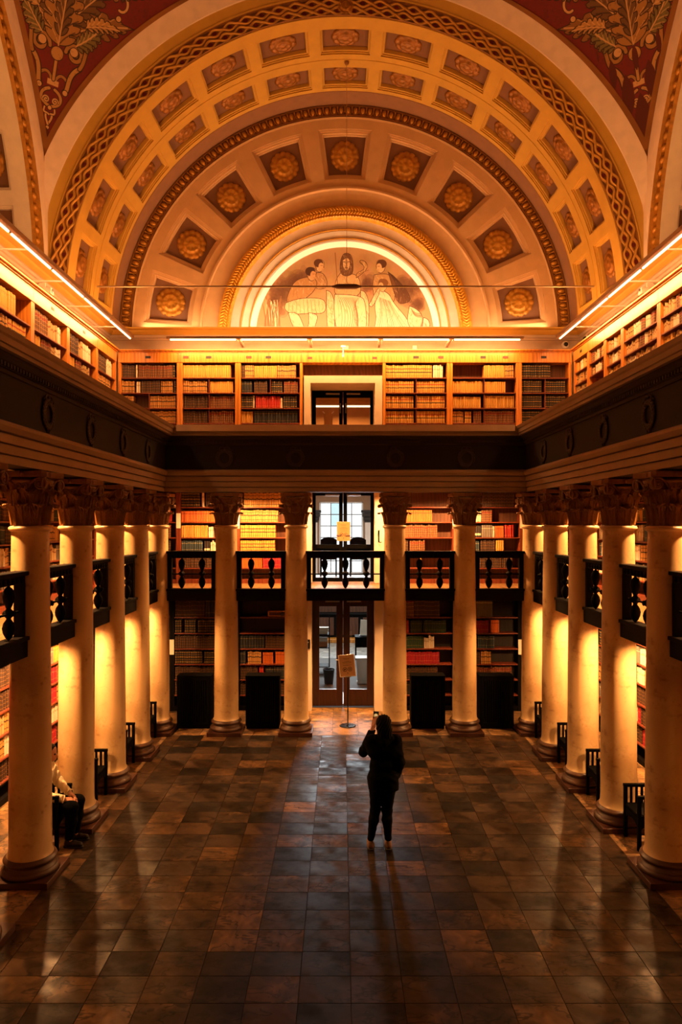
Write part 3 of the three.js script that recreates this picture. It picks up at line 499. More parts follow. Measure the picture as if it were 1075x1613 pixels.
function paintedPendentive() {
  const n = 1536, c = canvas(n, n), x = c.getContext('2d');
  x.fillStyle = '#651813'; x.fillRect(0, 0, n, n);
  for (let i = 0; i < 5000; i++) { x.fillStyle = `rgba(${rr(40, 130) | 0},${rr(5, 30) | 0},${rr(5, 25) | 0},0.10)`; x.beginPath(); x.ellipse(rr(0, n), rr(0, n), rr(3, 22), rr(3, 14), rr(0, 3), 0, 7); x.fill(); }
  x.setTransform(n / 6, 0, 0, -n / 6, n / 2, n);                        // metres, tip of the pendentive at the origin, y up
  const TAN = ['#7c5426', '#946832', '#5e4020', '#a57a42', '#6a5a2e'], LIGHT = '#b98f5c', DARK = '#2c180c';
  const leaf = (a, b, ang, len, w, hook, col) => {                       // acanthus leaf with lobes along both sides and a rib
    x.save(); x.translate(a, b); x.rotate(ang);
    const L = 6, at = (t, s, f) => [hook * t * t * len * .42 + s * w * f * (.35 + 1.15 * Math.sin(Math.PI * Math.min(1, .10 + t * .88)) ** .8), t * len];
    x.beginPath(); x.moveTo(0, 0);
    for (let i = 0; i < L; i++) { const a0 = at((i + .15) / L, 1, .55), tip = at((i + 1.05) / L, 1, 1), mid = at((i + .5) / L, 1, 1.15), inn = at((i + 1) / L, 1, .60); x.lineTo(...a0); x.quadraticCurveTo(...mid, ...tip); x.quadraticCurveTo(...at((i + 1.1) / L, 1, .8), ...inn); }
    x.quadraticCurveTo(...at(1.1, 1, .3), ...at(1.14, 0, 0)); x.quadraticCurveTo(...at(1.1, -1, .3), ...at(1, -1, .6));
    for (let i = L - 1; i >= 0; i--) { const tip = at((i + 1.05) / L, -1, 1), mid = at((i + .5) / L, -1, 1.15), a0 = at((i + .15) / L, -1, .55); x.quadraticCurveTo(...at((i + 1.1) / L, -1, .8), ...tip); x.quadraticCurveTo(...mid, ...a0); if (i) x.lineTo(...at(i / L, -1, .6)); }
    x.closePath(); x.fillStyle = col; x.fill(); x.strokeStyle = DARK; x.lineWidth = .014; x.stroke();
    for (let i = 0; i < 5; i++) for (const s of [-1, 1]) { x.beginPath(); x.moveTo(...at(i / 6, 0, 0)); x.quadraticCurveTo(...at((i + .9) / 6, s, .3), ...at((i + 1.5) / 6, s, .8)); x.strokeStyle = s < 0 ? 'rgba(40,22,10,.6)' : 'rgba(214,170,108,.45)'; x.lineWidth = .02; x.stroke(); }
    x.beginPath(); x.moveTo(0, 0); x.quadraticCurveTo(...at(.6, 0, 0), ...at(1.05, 0, 0)); x.strokeStyle = LIGHT; x.lineWidth = .022; x.stroke();
    x.restore();
  };
  const scroll = (a, b, r, s, turns, col, lw) => { x.beginPath(); for (let i = 0; i <= 60; i++) { const t = i / 60, q = r * (1 - .85 * t), th = t * turns * 6.283; const px = a + s * q * Math.cos(th), py = b + q * Math.sin(th); i ? x.lineTo(px, py) : x.moveTo(px, py); } x.strokeStyle = DARK; x.lineWidth = lw * 1.5; x.stroke(); x.strokeStyle = col; x.lineWidth = lw; x.stroke(); };
  const stroke = (pts, col, lw) => { for (const [k, m] of [[DARK, 1.5], [col, 1]]) { x.beginPath(); x.moveTo(...pts[0]); x.bezierCurveTo(...pts[1], ...pts[2], ...pts[3]); x.strokeStyle = k; x.lineWidth = lw * m; x.lineCap = 'round'; x.stroke(); } };
  const dot = (a, b, r, col) => { x.beginPath(); x.ellipse(a, b, r, r, 0, 0, 7); x.fillStyle = col; x.fill(); x.strokeStyle = DARK; x.lineWidth = .012; x.stroke(); };
  for (const s of [-1, 1]) {
    stroke([[0, .55], [s * .03, .62], [s * .07, .66], [s * .05, .74]], LIGHT, .035); stroke([[0, .72], [s * .06, .76], [s * .12, .70], [s * .09, .82]], LIGHT, .03);
    stroke([[s * .02, .86], [s * .22, .90], [s * .22, 1.08], [s * .05, 1.14]], TAN[3], .05); scroll(s * .08, .95, .06, s, 1.4, LIGHT, .025);
    stroke([[s * .04, 1.30], [s * .10, 1.45], [s * .20, 1.40], [s * .26, 1.30]], TAN[1], .045);
    stroke([[s * .22, 1.16], [s * .30, 1.22], [s * .20, 1.45], [s * .42, 1.62]], TAN[3], .07); dot(s * .23, 1.15, .05, LIGHT);
    scroll(s * .30, 1.80, .16, -s, 1.5, TAN[1], .06); dot(s * .28, 1.84, .075, LIGHT);
    stroke([[s * .42, 1.62], [s * .52, 1.80], [s * .42, 1.95], [s * .58, 2.05]], TAN[1], .06);
    leaf(s * .08, 2.05, -s * .75, 1.0, .20, s * .9, TAN[0]); leaf(s * .05, 2.15, -s * .42, .95, .17, s * .5, TAN[2]); leaf(s * .3, 1.95, -s * 1.05, .55, .11, -s * .8, TAN[4]); leaf(s * .42, 2.3, -s * .9, .5, .09, s * 1.0, TAN[3]);
    stroke([[s * .1, 3.05], [s * .6, 3.1], [s * 1.0, 3.3], [s * .95, 3.7]], TAN[1], .07); scroll(s * .75, 3.62, .26, s, 1.7, TAN[3], .065); leaf(s * .45, 3.08, -s * 1.2, .75, .15, s * .8, TAN[2]);
    leaf(s * 1.05, 3.25, s * 2.4, .7, .13, s * .7, TAN[0]); dot(s * .92, 2.62, .05, LIGHT); stroke([[s * .95, 3.0], [s * 1.1, 2.85], [s * 1.0, 2.7], [s * .9, 2.75]], LIGHT, .04);
    scroll(s * 1.45, 3.55, .3, -s, 1.8, TAN[1], .07); leaf(s * 1.3, 3.3, s * 1.9, .6, .13, -s * .6, TAN[4]); leaf(s * 1.7, 3.9, -s * .8, .9, .2, s * .6, TAN[0]);
    leaf(s * .3, 3.7, -s * .5, 1.0, .22, s * .5, TAN[3]); leaf(s * .8, 4.1, -s * 1.0, .9, .2, s * .7, TAN[1]); scroll(s * 2.1, 4.2, .35, s, 1.7, TAN[3], .08); leaf(s * 1.5, 4.5, -s * .3, .8, .2, s * .7, TAN[2]);
  }
  dot(0, .5, .035, LIGHT); dot(0, .83, .04, LIGHT); x.fillStyle = LIGHT; x.fillRect(-.10, 1.2, .2, .09); stroke([[0, 1.3], [0, 1.4], [0, 1.5], [0, 1.62]], TAN[3], .05); dot(0, 1.72, .11, TAN[3]);
  leaf(0, 1.85, 0, 1.15, .22, 0, TAN[1]); leaf(0, 2.0, 0, .95, .10, 0, TAN[2]); x.fillStyle = DARK; x.fillRect(-.32, 2.98, .64, .2); x.fillStyle = TAN[3]; x.fillRect(-.30, 3.0, .6, .04); x.fillRect(-.30, 3.1, .6, .04);
  for (const s of [-1, 0, 1]) dot(s * .25, 3.35, .14, s ? TAN[0] : LIGHT); leaf(0, 3.4, 0, 1.0, .3, 0, TAN[3]);
  for (let i = 0; i < 2500; i++) { x.fillStyle = `rgba(30,14,6,${rr(.05, .22)})`; x.beginPath(); x.ellipse(rr(-2, 2), rr(.4, 4.5), rr(.004, .02), rr(.004, .02), 0, 0, 7); x.fill(); }
  return canvasTex(c);
}
function noticeTex() {
  const c = canvas(256, 362), x = c.getContext('2d'); x.fillStyle = '#ecdcc0'; x.fillRect(0, 0, 256, 362);
  const line = (y, a, b, h) => { let p = a; while (p < b) { const w = rr(8, 26); x.fillStyle = '#43362a'; for (let q = p; q < Math.min(b, p + w); q += 4) x.fillRect(q, y - (hash(q, y, 4) > .7 ? 2 : 0), 2.6, h); p += w + 7; } };
  x.fillStyle = '#6a5a48'; x.beginPath(); x.arc(128, 22, 5, 0, 7); x.fill();
  line(52, 66, 190, 7); line(66, 88, 176, 6); line(100, 84, 176, 7); line(118, 52, 210, 8); line(134, 60, 204, 7); line(166, 58, 208, 7); line(180, 70, 196, 5);
  for (const cx of [86, 172]) { x.strokeStyle = '#2c241c'; x.lineWidth = 8; x.beginPath(); x.arc(cx, 246, 34, 0, 7); x.stroke(); }
  x.fillStyle = '#2c241c'; x.beginPath(); x.moveTo(66, 230); x.lineTo(110, 246); x.lineTo(74, 264); x.closePath(); x.fill(); x.fillRect(157, 226, 9, 40); x.fillRect(178, 226, 9, 40); x.fillRect(160, 242, 24, 8);
  x.lineWidth = 6; x.beginPath(); x.moveTo(62, 270); x.lineTo(110, 222); x.stroke();
  x.fillStyle = '#54473a'; x.beginPath(); x.arc(128, 312, 9, 0, 7); x.fill();
  return canvasTex(c);
}

// ---------------------------------------------------------------- columns
const shaftGeo = (() => { const pts = [[0.258, 0.268], [0.252, 0.285], [0.242, 0.31], [0.237, 0.36]]; for (let i = 0; i <= 14; i++) { const t = i / 14; pts.push([0.236 - 0.031 * Math.pow(t, 1.5), 0.42 + 3.56 * t]); } pts.push([0.209, 4.01], [0.218, 4.02]);
  const g = prep(lathe(pts, 40)), u = g.attributes.uv, p = g.attributes.position; for (let i = 0; i < u.count; i++) u.setXY(i, u.getX(i) * 1.0, p.getY(i) * 0.68); return g; })();
const neckGeo = prep(lathe([[0.20, 4.012], [0.222, 4.015], [0.236, 4.03], [0.238, 4.045], [0.232, 4.062], [0.215, 4.072], [0.19, 4.075]], 36));
const baseGeo = metres(lathe([[0.1, 0.072], [0.29, 0.073], [0.308, 0.080], [0.318, 0.10], [0.318, 0.118], [0.308, 0.138], [0.29, 0.147], [0.283, 0.148], [0.283, 0.158], [0.270, 0.166], [0.262, 0.182], [0.266, 0.198], [0.278, 0.204], [0.278, 0.210], [0.290, 0.216], [0.297, 0.232], [0.290, 0.250], [0.272, 0.257], [0.268, 0.272], [0.24, 0.274]], 40));
const plinthGeo = metres(RB(-0.33, 0.33, 0, 0.074, -0.33, 0.33, 0.006));
const bellGeo = metres(lathe([[0.186, 4.07], [0.192, 4.2], [0.20, 4.35], [0.222, 4.5], [0.255, 4.585], [0.262, 4.60], [0.2, 4.615]], 24));
const abacusGeo = (() => { const s = new THREE.Shape(), h = 0.275; const c = [[-h, -h + .03], [-h + .03, -h], [h - .03, -h], [h, -h + .03], [h, h - .03], [h - .03, h], [-h + .03, h], [-h, h - .03]];
  s.moveTo(...c[1]); s.quadraticCurveTo(0, -h + .12, ...c[2]); s.lineTo(...c[3]); s.quadraticCurveTo(h - .12, 0, ...c[4]); s.lineTo(...c[5]); s.quadraticCurveTo(0, h - .12, ...c[6]); s.lineTo(...c[7]); s.quadraticCurveTo(-h + .12, 0, ...c[0]); s.closePath();
  const a = new THREE.ExtrudeGeometry(s, { depth: 0.05, bevelEnabled: true, bevelSize: 0.014, bevelThickness: 0.012, bevelSegments: 2, curveSegments: 8 }); a.rotateX(-Math.PI / 2); a.translate(0, 4.642, 0); return metres(a); })();
function acanthus(h, r0, w) {
  const path = new THREE.CatmullRomCurve3([[0.004, 0], [0.014, 0.2], [0.024, 0.42], [0.036, 0.63], [0.056, 0.82], [0.090, 0.955], [0.128, 0.965], [0.150, 0.89], [0.136, 0.80]].map(([a, b]) => new THREE.Vector3(a, b, 0))), n = 16, m = 26, pos = [], idx = [];
  for (let back = 0; back < 2; back++) for (let k = 0; k <= m; k++) { const q = k / m, p = path.getPoint(q), env = (0.60 + 0.58 * Math.sin(Math.min(1, q * 1.15) * 2.7)) * (q > 0.8 ? 1 - (q - 0.8) * 2.4 : 1), ww = w * env * (0.84 + 0.16 * Math.sin(q * 40)), swirl = 0.10 * Math.sin(q * 40);
    for (let i = 0; i <= n; i++) { const e = (i / n - .5) * 2, rib = 0.016 * Math.exp(-e * e * 40) + 0.007 * Math.cos(e * 14 + swirl) * (1 - Math.abs(e) * .3) - 0.026 * e * e; pos.push(e * ww, p.y * h + 0.012 * Math.abs(e) * Math.sin(q * 40), r0 + p.x * (h / .4 * .35 + .65) + rib - back * 0.012); } }
  const row = n + 1, off = (m + 1) * row;
  for (let k = 0; k < m; k++) for (let i = 0; i < n; i++) { const a = k * row + i, b = a + row; idx.push(a, a + 1, b, a + 1, b + 1, b); idx.push(off + a, off + b, off + a + 1, off + a + 1, off + b, off + b + 1); }
  for (let k = 0; k < m; k++) for (const i of [0, n]) { const a = k * row + i, b = a + row; i ? idx.push(a, off + a, b, b, off + a, off + b) : idx.push(a, b, off + a, b, off + b, off + a); }
  const g = new THREE.BufferGeometry(); g.setAttribute('position', new THREE.Float32BufferAttribute(pos, 3)); g.setIndex(idx); g.computeVertexNormals(); return metres(g);
}
const leafLow = acanthus(0.245, 0.188, 0.068), leafHigh = acanthus(0.41, 0.186, 0.060);
const voluteGeo = (() => { const pts = [], R = 0.072; pts.push([-0.15, 4.33, 0.19], [-0.135, 4.45, 0.215], [-0.085, 4.55, 0.235], [-0.02, 4.605, 0.25]);
  for (let i = 0; i <= 44; i++) { const t = i / 44, q = R * (1 - 0.86 * t), th = Math.PI * .75 - t * 2.35 * 6.283; pts.push([0.035 + q * Math.cos(th), 4.555 + q * Math.sin(th) * .95, 0.262 + 0.012 * t]); }
  const g = tube(pts, 0.0155, 90, 6); const eye = new THREE.SphereGeometry(0.018, 8, 6); eye.translate(0.035, 4.555, 0.275); const o = merge([g, eye]); o.translate(0.185, 0, -0.01); return o; })();
const helixGeo = (() => { const pts = [[0.10, 4.36, 0.20], [0.09, 4.45, 0.215], [0.065, 4.51, 0.232]]; for (let i = 0; i <= 26; i++) { const t = i / 26, q = 0.036 * (1 - .8 * t), th = t * 1.7 * 6.283; pts.push([0.030 + q * Math.cos(th), 4.525 + q * Math.sin(th), 0.24 + .012 * t]); } return prep(tube(pts, 0.010, 50, 5)); })();
function mirrorX(g) { const o = g.clone(), p = o.attributes.position, n = o.attributes.normal; for (let i = 0; i < p.count; i++) { p.setX(i, -p.getX(i)); n.setX(i, -n.getX(i)); } for (const a of Object.values(o.attributes)) for (let i = 0; i < a.count; i += 3) for (let k = 0; k < a.itemSize; k++) { const q = a.array[(i + 1) * a.itemSize + k]; a.array[(i + 1) * a.itemSize + k] = a.array[(i + 2) * a.itemSize + k]; a.array[(i + 2) * a.itemSize + k] = q; } return o; }
const voluteL = mirrorX(voluteGeo), helixL = mirrorX(helixGeo);
function makeColumn() {
  const t = thing('column', '', 'column', [0, 0, 0], 0, 'marble columns of the hall');
  mesh('plinth', plinthGeo, mat.plinthStone, t); mesh('base', baseGeo, mat.baseStone, t); mesh('shaft', shaftGeo, mat.marble, t); mesh('neck_ring', neckGeo, mat.marble, t);
  const cap = mesh('capital', bellGeo, mat.capital, t); mesh('abacus', abacusGeo, mat.capital, cap);
  for (let i = 0; i < 8; i++) { const a = mesh('acanthus_leaf', leafLow, mat.capital, cap); a.position.y = 4.085; a.rotation.y = i * Math.PI / 4; const b = mesh('acanthus_leaf', leafHigh, mat.capital, cap); b.position.y = 4.085; b.rotation.y = (i + .5) * Math.PI / 4; }
  for (let i = 0; i < 4; i++) for (const [n, g] of [['volute', voluteGeo], ['volute', voluteL], ['helix', helixGeo], ['helix', helixL]]) { const v = mesh(n, g, mat.capital, cap); v.rotation.y = i * Math.PI / 2; }
  const fl = new THREE.SphereGeometry(1, 8, 6); fl.scale(0.035, 0.04, 0.03); const g4 = [0, 1, 2, 3].map(i => { const g = fl.clone(); g.translate(0, 4.67, 0.215); g.rotateY(i * Math.PI / 2); return g; }); mesh('fleuron', g4, mat.capital, cap);
  return t;
}
const column0 = makeColumn();
{
  const place = [];
  const sideName = ['second nearest in view', 'third nearest', 'fourth nearest'];
  for (const s of [-1, 1]) { const w = s < 0 ? 'left' : 'right';
    place.push([s * 3.706, 8.28, `pale marble column nearest the viewer in the ${w} row, beside the first armchair`]);
    place.push([s * 3.706, 9.71, `pale marble column, second from the viewer in the ${w} row`]);
    place.push([s * 3.706, 11.14, `pale marble column, third from the viewer in the ${w} row`]);
    place.push([s * 3.706, 12.57, `pale marble column, fourth from the viewer in the ${w} row`]);
    place.push([s * 3.706, 14.0, `pale marble column at the far ${w} corner of the hall`]);
    place.push([s * 2.345, 14.0, `pale marble column of the far row between the two black cabinets on the ${w}`]);
    place.push([s * 0.97, 14.0, `pale marble column just ${w} of the end doorway`]);
    place.push([s * 3.706, 6.85, `pale marble column of the ${w} row closest to the viewer's side`]);
    place.push([s * 3.706, 5.42, `pale marble column of the ${w} row by the viewer's end, before all others`]);
  }
  place.forEach(([x, d, l], i) => { if (i) clone(column0, l, [x, 0, -d]); else { column0.position.set(x, 0, -d); column0.userData.label = l; } });
}

// ---------------------------------------------------------------- balustrades of the middle gallery
const balusterGeo = metres(lathe([[0.001, 0], [0.012, 0.005], [0.035, 0.03], [0.060, 0.085], [0.068, 0.135], [0.056, 0.185], [0.032, 0.222], [0.024, 0.235], [0.03, 0.25], [0.056, 0.268], [0.066, 0.292], [0.056, 0.318], [0.03, 0.336], [0.024, 0.35], [0.036, 0.375], [0.056, 0.43], [0.066, 0.485], [0.060, 0.53], [0.040, 0.565], [0.018, 0.585], [0.014, 0.60], [0.001, 0.60]], 14));
const bossGeo = (() => { const g = rosetteGeo(8, 8, 0.034, 0.014); return metres(g); })();
const discGeo = (() => { const g = lathe([[.001, .016], [.010, .015], [.015, .008], [.024, .006], [.028, .009], [.034, .007], [.036, 0], [.036, -.008]], 14); g.rotateX(Math.PI / 2); return prep(g); })();
function balustrade(len, n, label, pos, turn) {
  const t = thing('balustrade', label, 'balustrade', pos, turn, 'dark balustrades of the middle gallery'), h = len / 2;
  mesh('beam', metres(RB(-h - .02, h + .02, 0, 0.19, -0.075, 0.075, 0.006)), mat.woodDark, t);
  mesh('bottom_rail', metres(RB(-h - .04, h + .04, 0.19, 0.235, -0.095, 0.095, 0.008)), mat.woodDark, t);
  mesh('top_rail', [metres(RB(-h - .04, h + .04, 0.925, 0.975, -0.085, 0.085, 0.01)), metres(RB(-h - .01, h + .01, 0.835, 0.926, -0.045, 0.045, 0.004))], mat.woodDark, t);
  for (const s of [-1, 1]) mesh('post', [metres(RB(s * (h - 0.045) - .045, s * (h - 0.045) + .045, 0.234, 0.84, -0.05, 0.05, 0.006))], mat.woodDark, t);
  const m = Math.round(len / 0.115); for (let i = 0; i < m; i++) { const o = mesh('disc_ornament', discGeo, mat.woodDark, t); o.position.set((i - (m - 1) / 2) * (len - .08) / m, 0.878, 0.05); }
  mesh('middle_bar', [metres(RB(-h + .05, h - .05, 0.508, 0.532, -0.012, 0.012, 0.003))], mat.iron, t);
  const step = n === 2 ? 0.40 : 0.41;
  for (let i = 0; i < n; i++) { const b = mesh('baluster', balusterGeo, mat.iron, t); b.position.set((i - (n - 1) / 2) * step, 0.234, 0); const r = mesh('boss', bossGeo, mat.iron, b); r.position.set(0, 0.292, 0.062); }
}
{
  const Y = 2.59;
  for (const s of [-1, 1]) { const w = s < 0 ? 'left' : 'right', tn = s < 0 ? Math.PI / 2 : -Math.PI / 2;
    const names = [`nearest to the viewer on the ${w}, its end post beside the nearest column`, `between the first and second ${w} columns`, `between the second and third ${w} columns`, `between the third and fourth ${w} columns`, `between the fourth and the far corner ${w} columns`];
    [7.565, 8.995, 10.425, 11.855, 13.285].forEach((d, i) => balustrade(1.02, 2, 'dark balustrade ' + names[i], [s * 3.72, Y, -d], tn));
    balustrade(0.96, 2, `dark balustrade of the far gallery above the outer ${w} cabinet`, [s * 3.025, Y, -14], 0);
    balustrade(0.96, 2, `dark balustrade of the far gallery above the inner ${w} cabinet`, [s * 1.658, Y, -14], 0);
  }
  balustrade(1.53, 3, 'wider dark balustrade with three balusters in front of the middle door', [0, Y, -14], 0);
}

// ---------------------------------------------------------------- books: kinds of spines
const KIND = {
  t: ['banded tan', 0xb98945, [[.16, .20, '#3a2412'], [.52, .60, '#3a2412'], [.80, .84, '#5a3a1c']], [.034, .052], [.84, .93]],
  T: ['tan red-labelled', 0xc8983f, [[.66, .74, '#a2311a'], [.40, .47, '#241408'], [.16, .19, '#7c5420']], [.044, .052], [.88, .90]],
  y: ['plain yellow', 0xc9983e, [[.80, .82, '#8a5f22'], [.2, .21, '#8a5f22']], [.034, .05], [.82, .92]],
  b: ['brown leather', 0x6b4326, [[.10, .12, '#b98a3c'], [.30, .32, '#b98a3c'], [.50, .52, '#b98a3c'], [.70, .72, '#b98a3c'], [.88, .90, '#b98a3c'], [.72, .84, '#7c2414']], [.034, .05], [.86, .94]],
  d: ['dark brown', 0x3d2718, [[.12, .14, '#9a7030'], [.34, .36, '#9a7030'], [.56, .58, '#9a7030'], [.78, .80, '#9a7030']], [.030, .046], [.84, .94]],
  k: ['black gold-tooled', 0x17120f, [[.12, .17, '#a8812f'], [.30, .34, '#6e5420'], [.50, .55, '#a8812f'], [.68, .72, '#6e5420'], [.86, .90, '#a8812f']], [.044, .056], [.90, .94]],
  n: ['dark navy', 0x1a2026, [[.76, .80, '#8a7038'], [.2, .22, '#8a7038']], [.05, .07], [.86, .93]],
  r: ['bright red', 0xb3201a, [[.78, .80, '#d8a040'], [.16, .18, '#d8a040']], [.036, .06], [.84, .92]],
  m: ['crimson', 0x9c1526, [[.70, .72, '#d0a050'], [.24, .26, '#d0a050']], [.03, .042], [.80, .90]],
  o: ['orange', 0xc8641a, [[.72, .78, '#8a2f10'], [.26, .28, '#8a4a16']], [.030, .044], [.82, .92]],
  g: ['dark green', 0x22402c, [[.74, .76, '#b09040'], [.22, .24, '#b09040']], [.032, .044], [.84, .90]],
  u: ['slate blue', 0x2c3f48, [[.76, .80, '#b0a070'], [.24, .26, '#b0a070']], [.034, .05], [.84, .90]],
  w: ['white', 0xd9cdb4, [[.6, .72, '#b8a888']], [.03, .055], [.74, .95]],
  l: ['dark white-labelled', 0x2a2320, [[.18, .36, '#e0d2b0']], [.034, .05], [.84, .92]],
  G: ['grey cloth', 0x716a60, [[.7, .74, '#c8b890']], [.034, .048], [.84, .9]],
  q: ['pale mixed', 0xb79a66, [[.62, .74, '#8a5a2c']], [.026, .05], [.62, .95]],
};
const kindMat = {};
for (const [k, [, c, bands]] of Object.entries(KIND)) {
  const cv = canvas(32, 128), x = cv.getContext('2d'), col = new THREE.Color(c);
  x.fillStyle = '#' + col.getHexString(); x.fillRect(0, 0, 32, 128);
  for (let i = 0; i < 160; i++) { x.fillStyle = rnd() < .5 ? 'rgba(0,0,0,0.09)' : 'rgba(255,235,200,0.06)'; x.fillRect(rr(0, 32), rr(0, 128), rr(1, 3), rr(2, 12)); }
  for (const [a, b, s] of bands) { x.fillStyle = s; x.fillRect(0, (1 - b) * 128, 32, (b - a) * 128); }
  kindMat[k] = [0.88, 1.0, 1.14].map(f => M({ map: canvasTex(cv), color: new THREE.Color(Math.min(1, f), Math.min(1, f * .98), Math.min(1, f * .96)), roughness: 0.6 }));
}
const pagesMat = M({ color: 0xcdb78e, roughness: 0.9 });
const [unitCover, unitPages] = (() => {                             // unit book: spine rounded at +z, open at the back, sides and boards
  const arc = []; for (let i = 0; i <= 4; i++) { const a = Math.PI * (1 - i / 4); arc.push([0.5 * Math.cos(a), -0.07 + 0.07 * Math.sin(a)]); }
  const outer = [[-0.5, -1], ...arc, [0.5, -1]], inn = outer.map(([x, z]) => [x * 0.84, z === -1 ? -1 : z - 0.03]);
  const pos = [], uv = [], quad = (a, b, c, d, ua = .5, ub = .5) => { for (const [p, u] of [[a, ua], [b, ub], [c, ub], [a, ua], [c, ub], [d, ua]]) { pos.push(...p); uv.push(u, clamp(p[1], .01, .99)); } };
  for (let i = 0; i + 1 < outer.length; i++) { const [a, b] = [outer[i], outer[i + 1]], [c, d] = [inn[i], inn[i + 1]];
    quad([a[0], 0, a[1]], [b[0], 0, b[1]], [b[0], 1, b[1]], [a[0], 1, a[1]], a[0] + .5, b[0] + .5); quad([a[0], 1, a[1]], [b[0], 1, b[1]], [d[0], 1, d[1]], [c[0], 1, c[1]]); }
  const g = new THREE.BufferGeometry(); g.setAttribute('position', new THREE.Float32BufferAttribute(pos, 3)); g.setAttribute('uv', new THREE.Float32BufferAttribute(uv, 2)); g.computeVertexNormals();
  return [prep(g), prep(B(-0.42, 0.42, 0.015, 0.975, -0.97, -0.10))];
})();
const BOOKS = [];
function sees(v) {                                                   // how much of a point the photograph's camera can see, 0..1
  const d = -v.z, px = 537.5 + F * (v.x - XC) / d, py = 825 - F * (v.y - EY) / d;
  if (px < -6 || px > 1081 || py < 0 || py > 1613 || d < 1) return 0;
  const at = dd => { const t = dd / d; return [XC + (v.x - XC) * t, EY + (v.y - EY) * t]; };
  for (const [cx, cd] of [...[8.28, 9.71, 11.14, 12.57, 14].flatMap(q => [[-3.706, q], [3.706, q]]), ...[-2.345, -.97, .97, 2.345].map(q => [q, 14])]) { if (cd >= d) continue; const [ax, ay] = at(cd); if (ay < 4.72 && Math.abs(ax - cx) < (ay > 4.08 ? 0.26 : 0.225)) return 0; }
  const cross = X => d * (X - XC) / (v.x - XC);
  if (v.y > 5.6) { const [, y] = at(13.59); if (d > 13.6 && y < 5.97) return 0; const X = v.x < 0 ? -3.3 : 3.3; if (Math.abs(v.x) > 3.3) { const t = (X - XC) / (v.x - XC); if (t < 1 && EY + (v.y - EY) * t < 5.97) return 0; } return 1; }
  const blocked = y => y > 4.72 || (y > 2.59 && y < 2.84);
  if (d > 14) { const [x, y] = at(13.98); if (Math.abs(x) < 3.6) { if (blocked(y)) return 0; if (y < 1.06 && [3.04, 1.65].some(c => Math.abs(Math.abs(x) - c) < .36)) return 0; if (y > 2.8 && y < 3.57) return 0.35; return 1; } }
  const t = ((v.x < 0 ? -3.72 : 3.72) - XC) / (v.x - XC); if (t < 1 && t > 0) { const y = EY + (v.y - EY) * t; if (blocked(y)) return 0; if (y > 2.8 && y < 3.57) return 0.3; }
  return 1;
}
const FRAME = { end: new THREE.Matrix4().makeTranslation(0, 0, -15.6), left: new THREE.Matrix4().makeRotationY(Math.PI / 2).setPosition(-5.0, 0, 0), right: new THREE.Matrix4().makeRotationY(-Math.PI / 2).setPosition(5.0, 0, 0) };
function addBook(fr, x, y, w, h, dp, kind, where, tilt = 0) {
  const m = FRAME[fr].clone().multiply(new THREE.Matrix4().makeTranslation(x, y, -0.035 - rnd() * 0.02)).multiply(new THREE.Matrix4().makeRotationZ(tilt)), s = new THREE.Matrix4().makeScale(w, h, dp);
  const c = new THREE.Vector3(0, h * .55, 0).applyMatrix4(m), side = fr === 'end' ? 1 : Math.abs(5 - XC) / Math.abs(c.z);
  BOOKS.push({ m, s: [w, h, dp], ms: m.clone().multiply(s), kind, tone: rnd() * 3 | 0, where, size: w * h * side * (F / -c.z) ** 2 * sees(c) });
}
// one shelf of books: runs like "k.4 -.1 t.5" (kind and share of the width, - is empty, | a wooden divider)
function fill(fr, x0, x1, y, gap, runs, where) {
  const W = x1 - x0; let x = x0, i = 0, from = x0;
  for (const tok of runs.split(' ')) {
    const k = tok[0], share = parseFloat(tok.slice(1)) * W;
    if (k === '-') { x = from += share; continue; }
    from += share; const end = Math.min(from, x1);
    const K = KIND[k]; const uni = 'TkyonG'.includes(k), hh = rr(...K[4]);
    while (true) { const w = uni ? (K[3][0] + K[3][1]) / 2 * rr(.95, 1.05) : rr(...K[3]); if (x + w > end - 0.002) break;
      const h = Math.min(gap - 0.022, (uni ? hh * rr(.985, 1.01) : rr(...K[4])) * gap * 0.96); addBook(fr, x + w / 2, y, w - 0.0015, h, rr(.17, .22), k, { ...where, i: i++ }, 0); x += w; }
    x = end;
  }
}

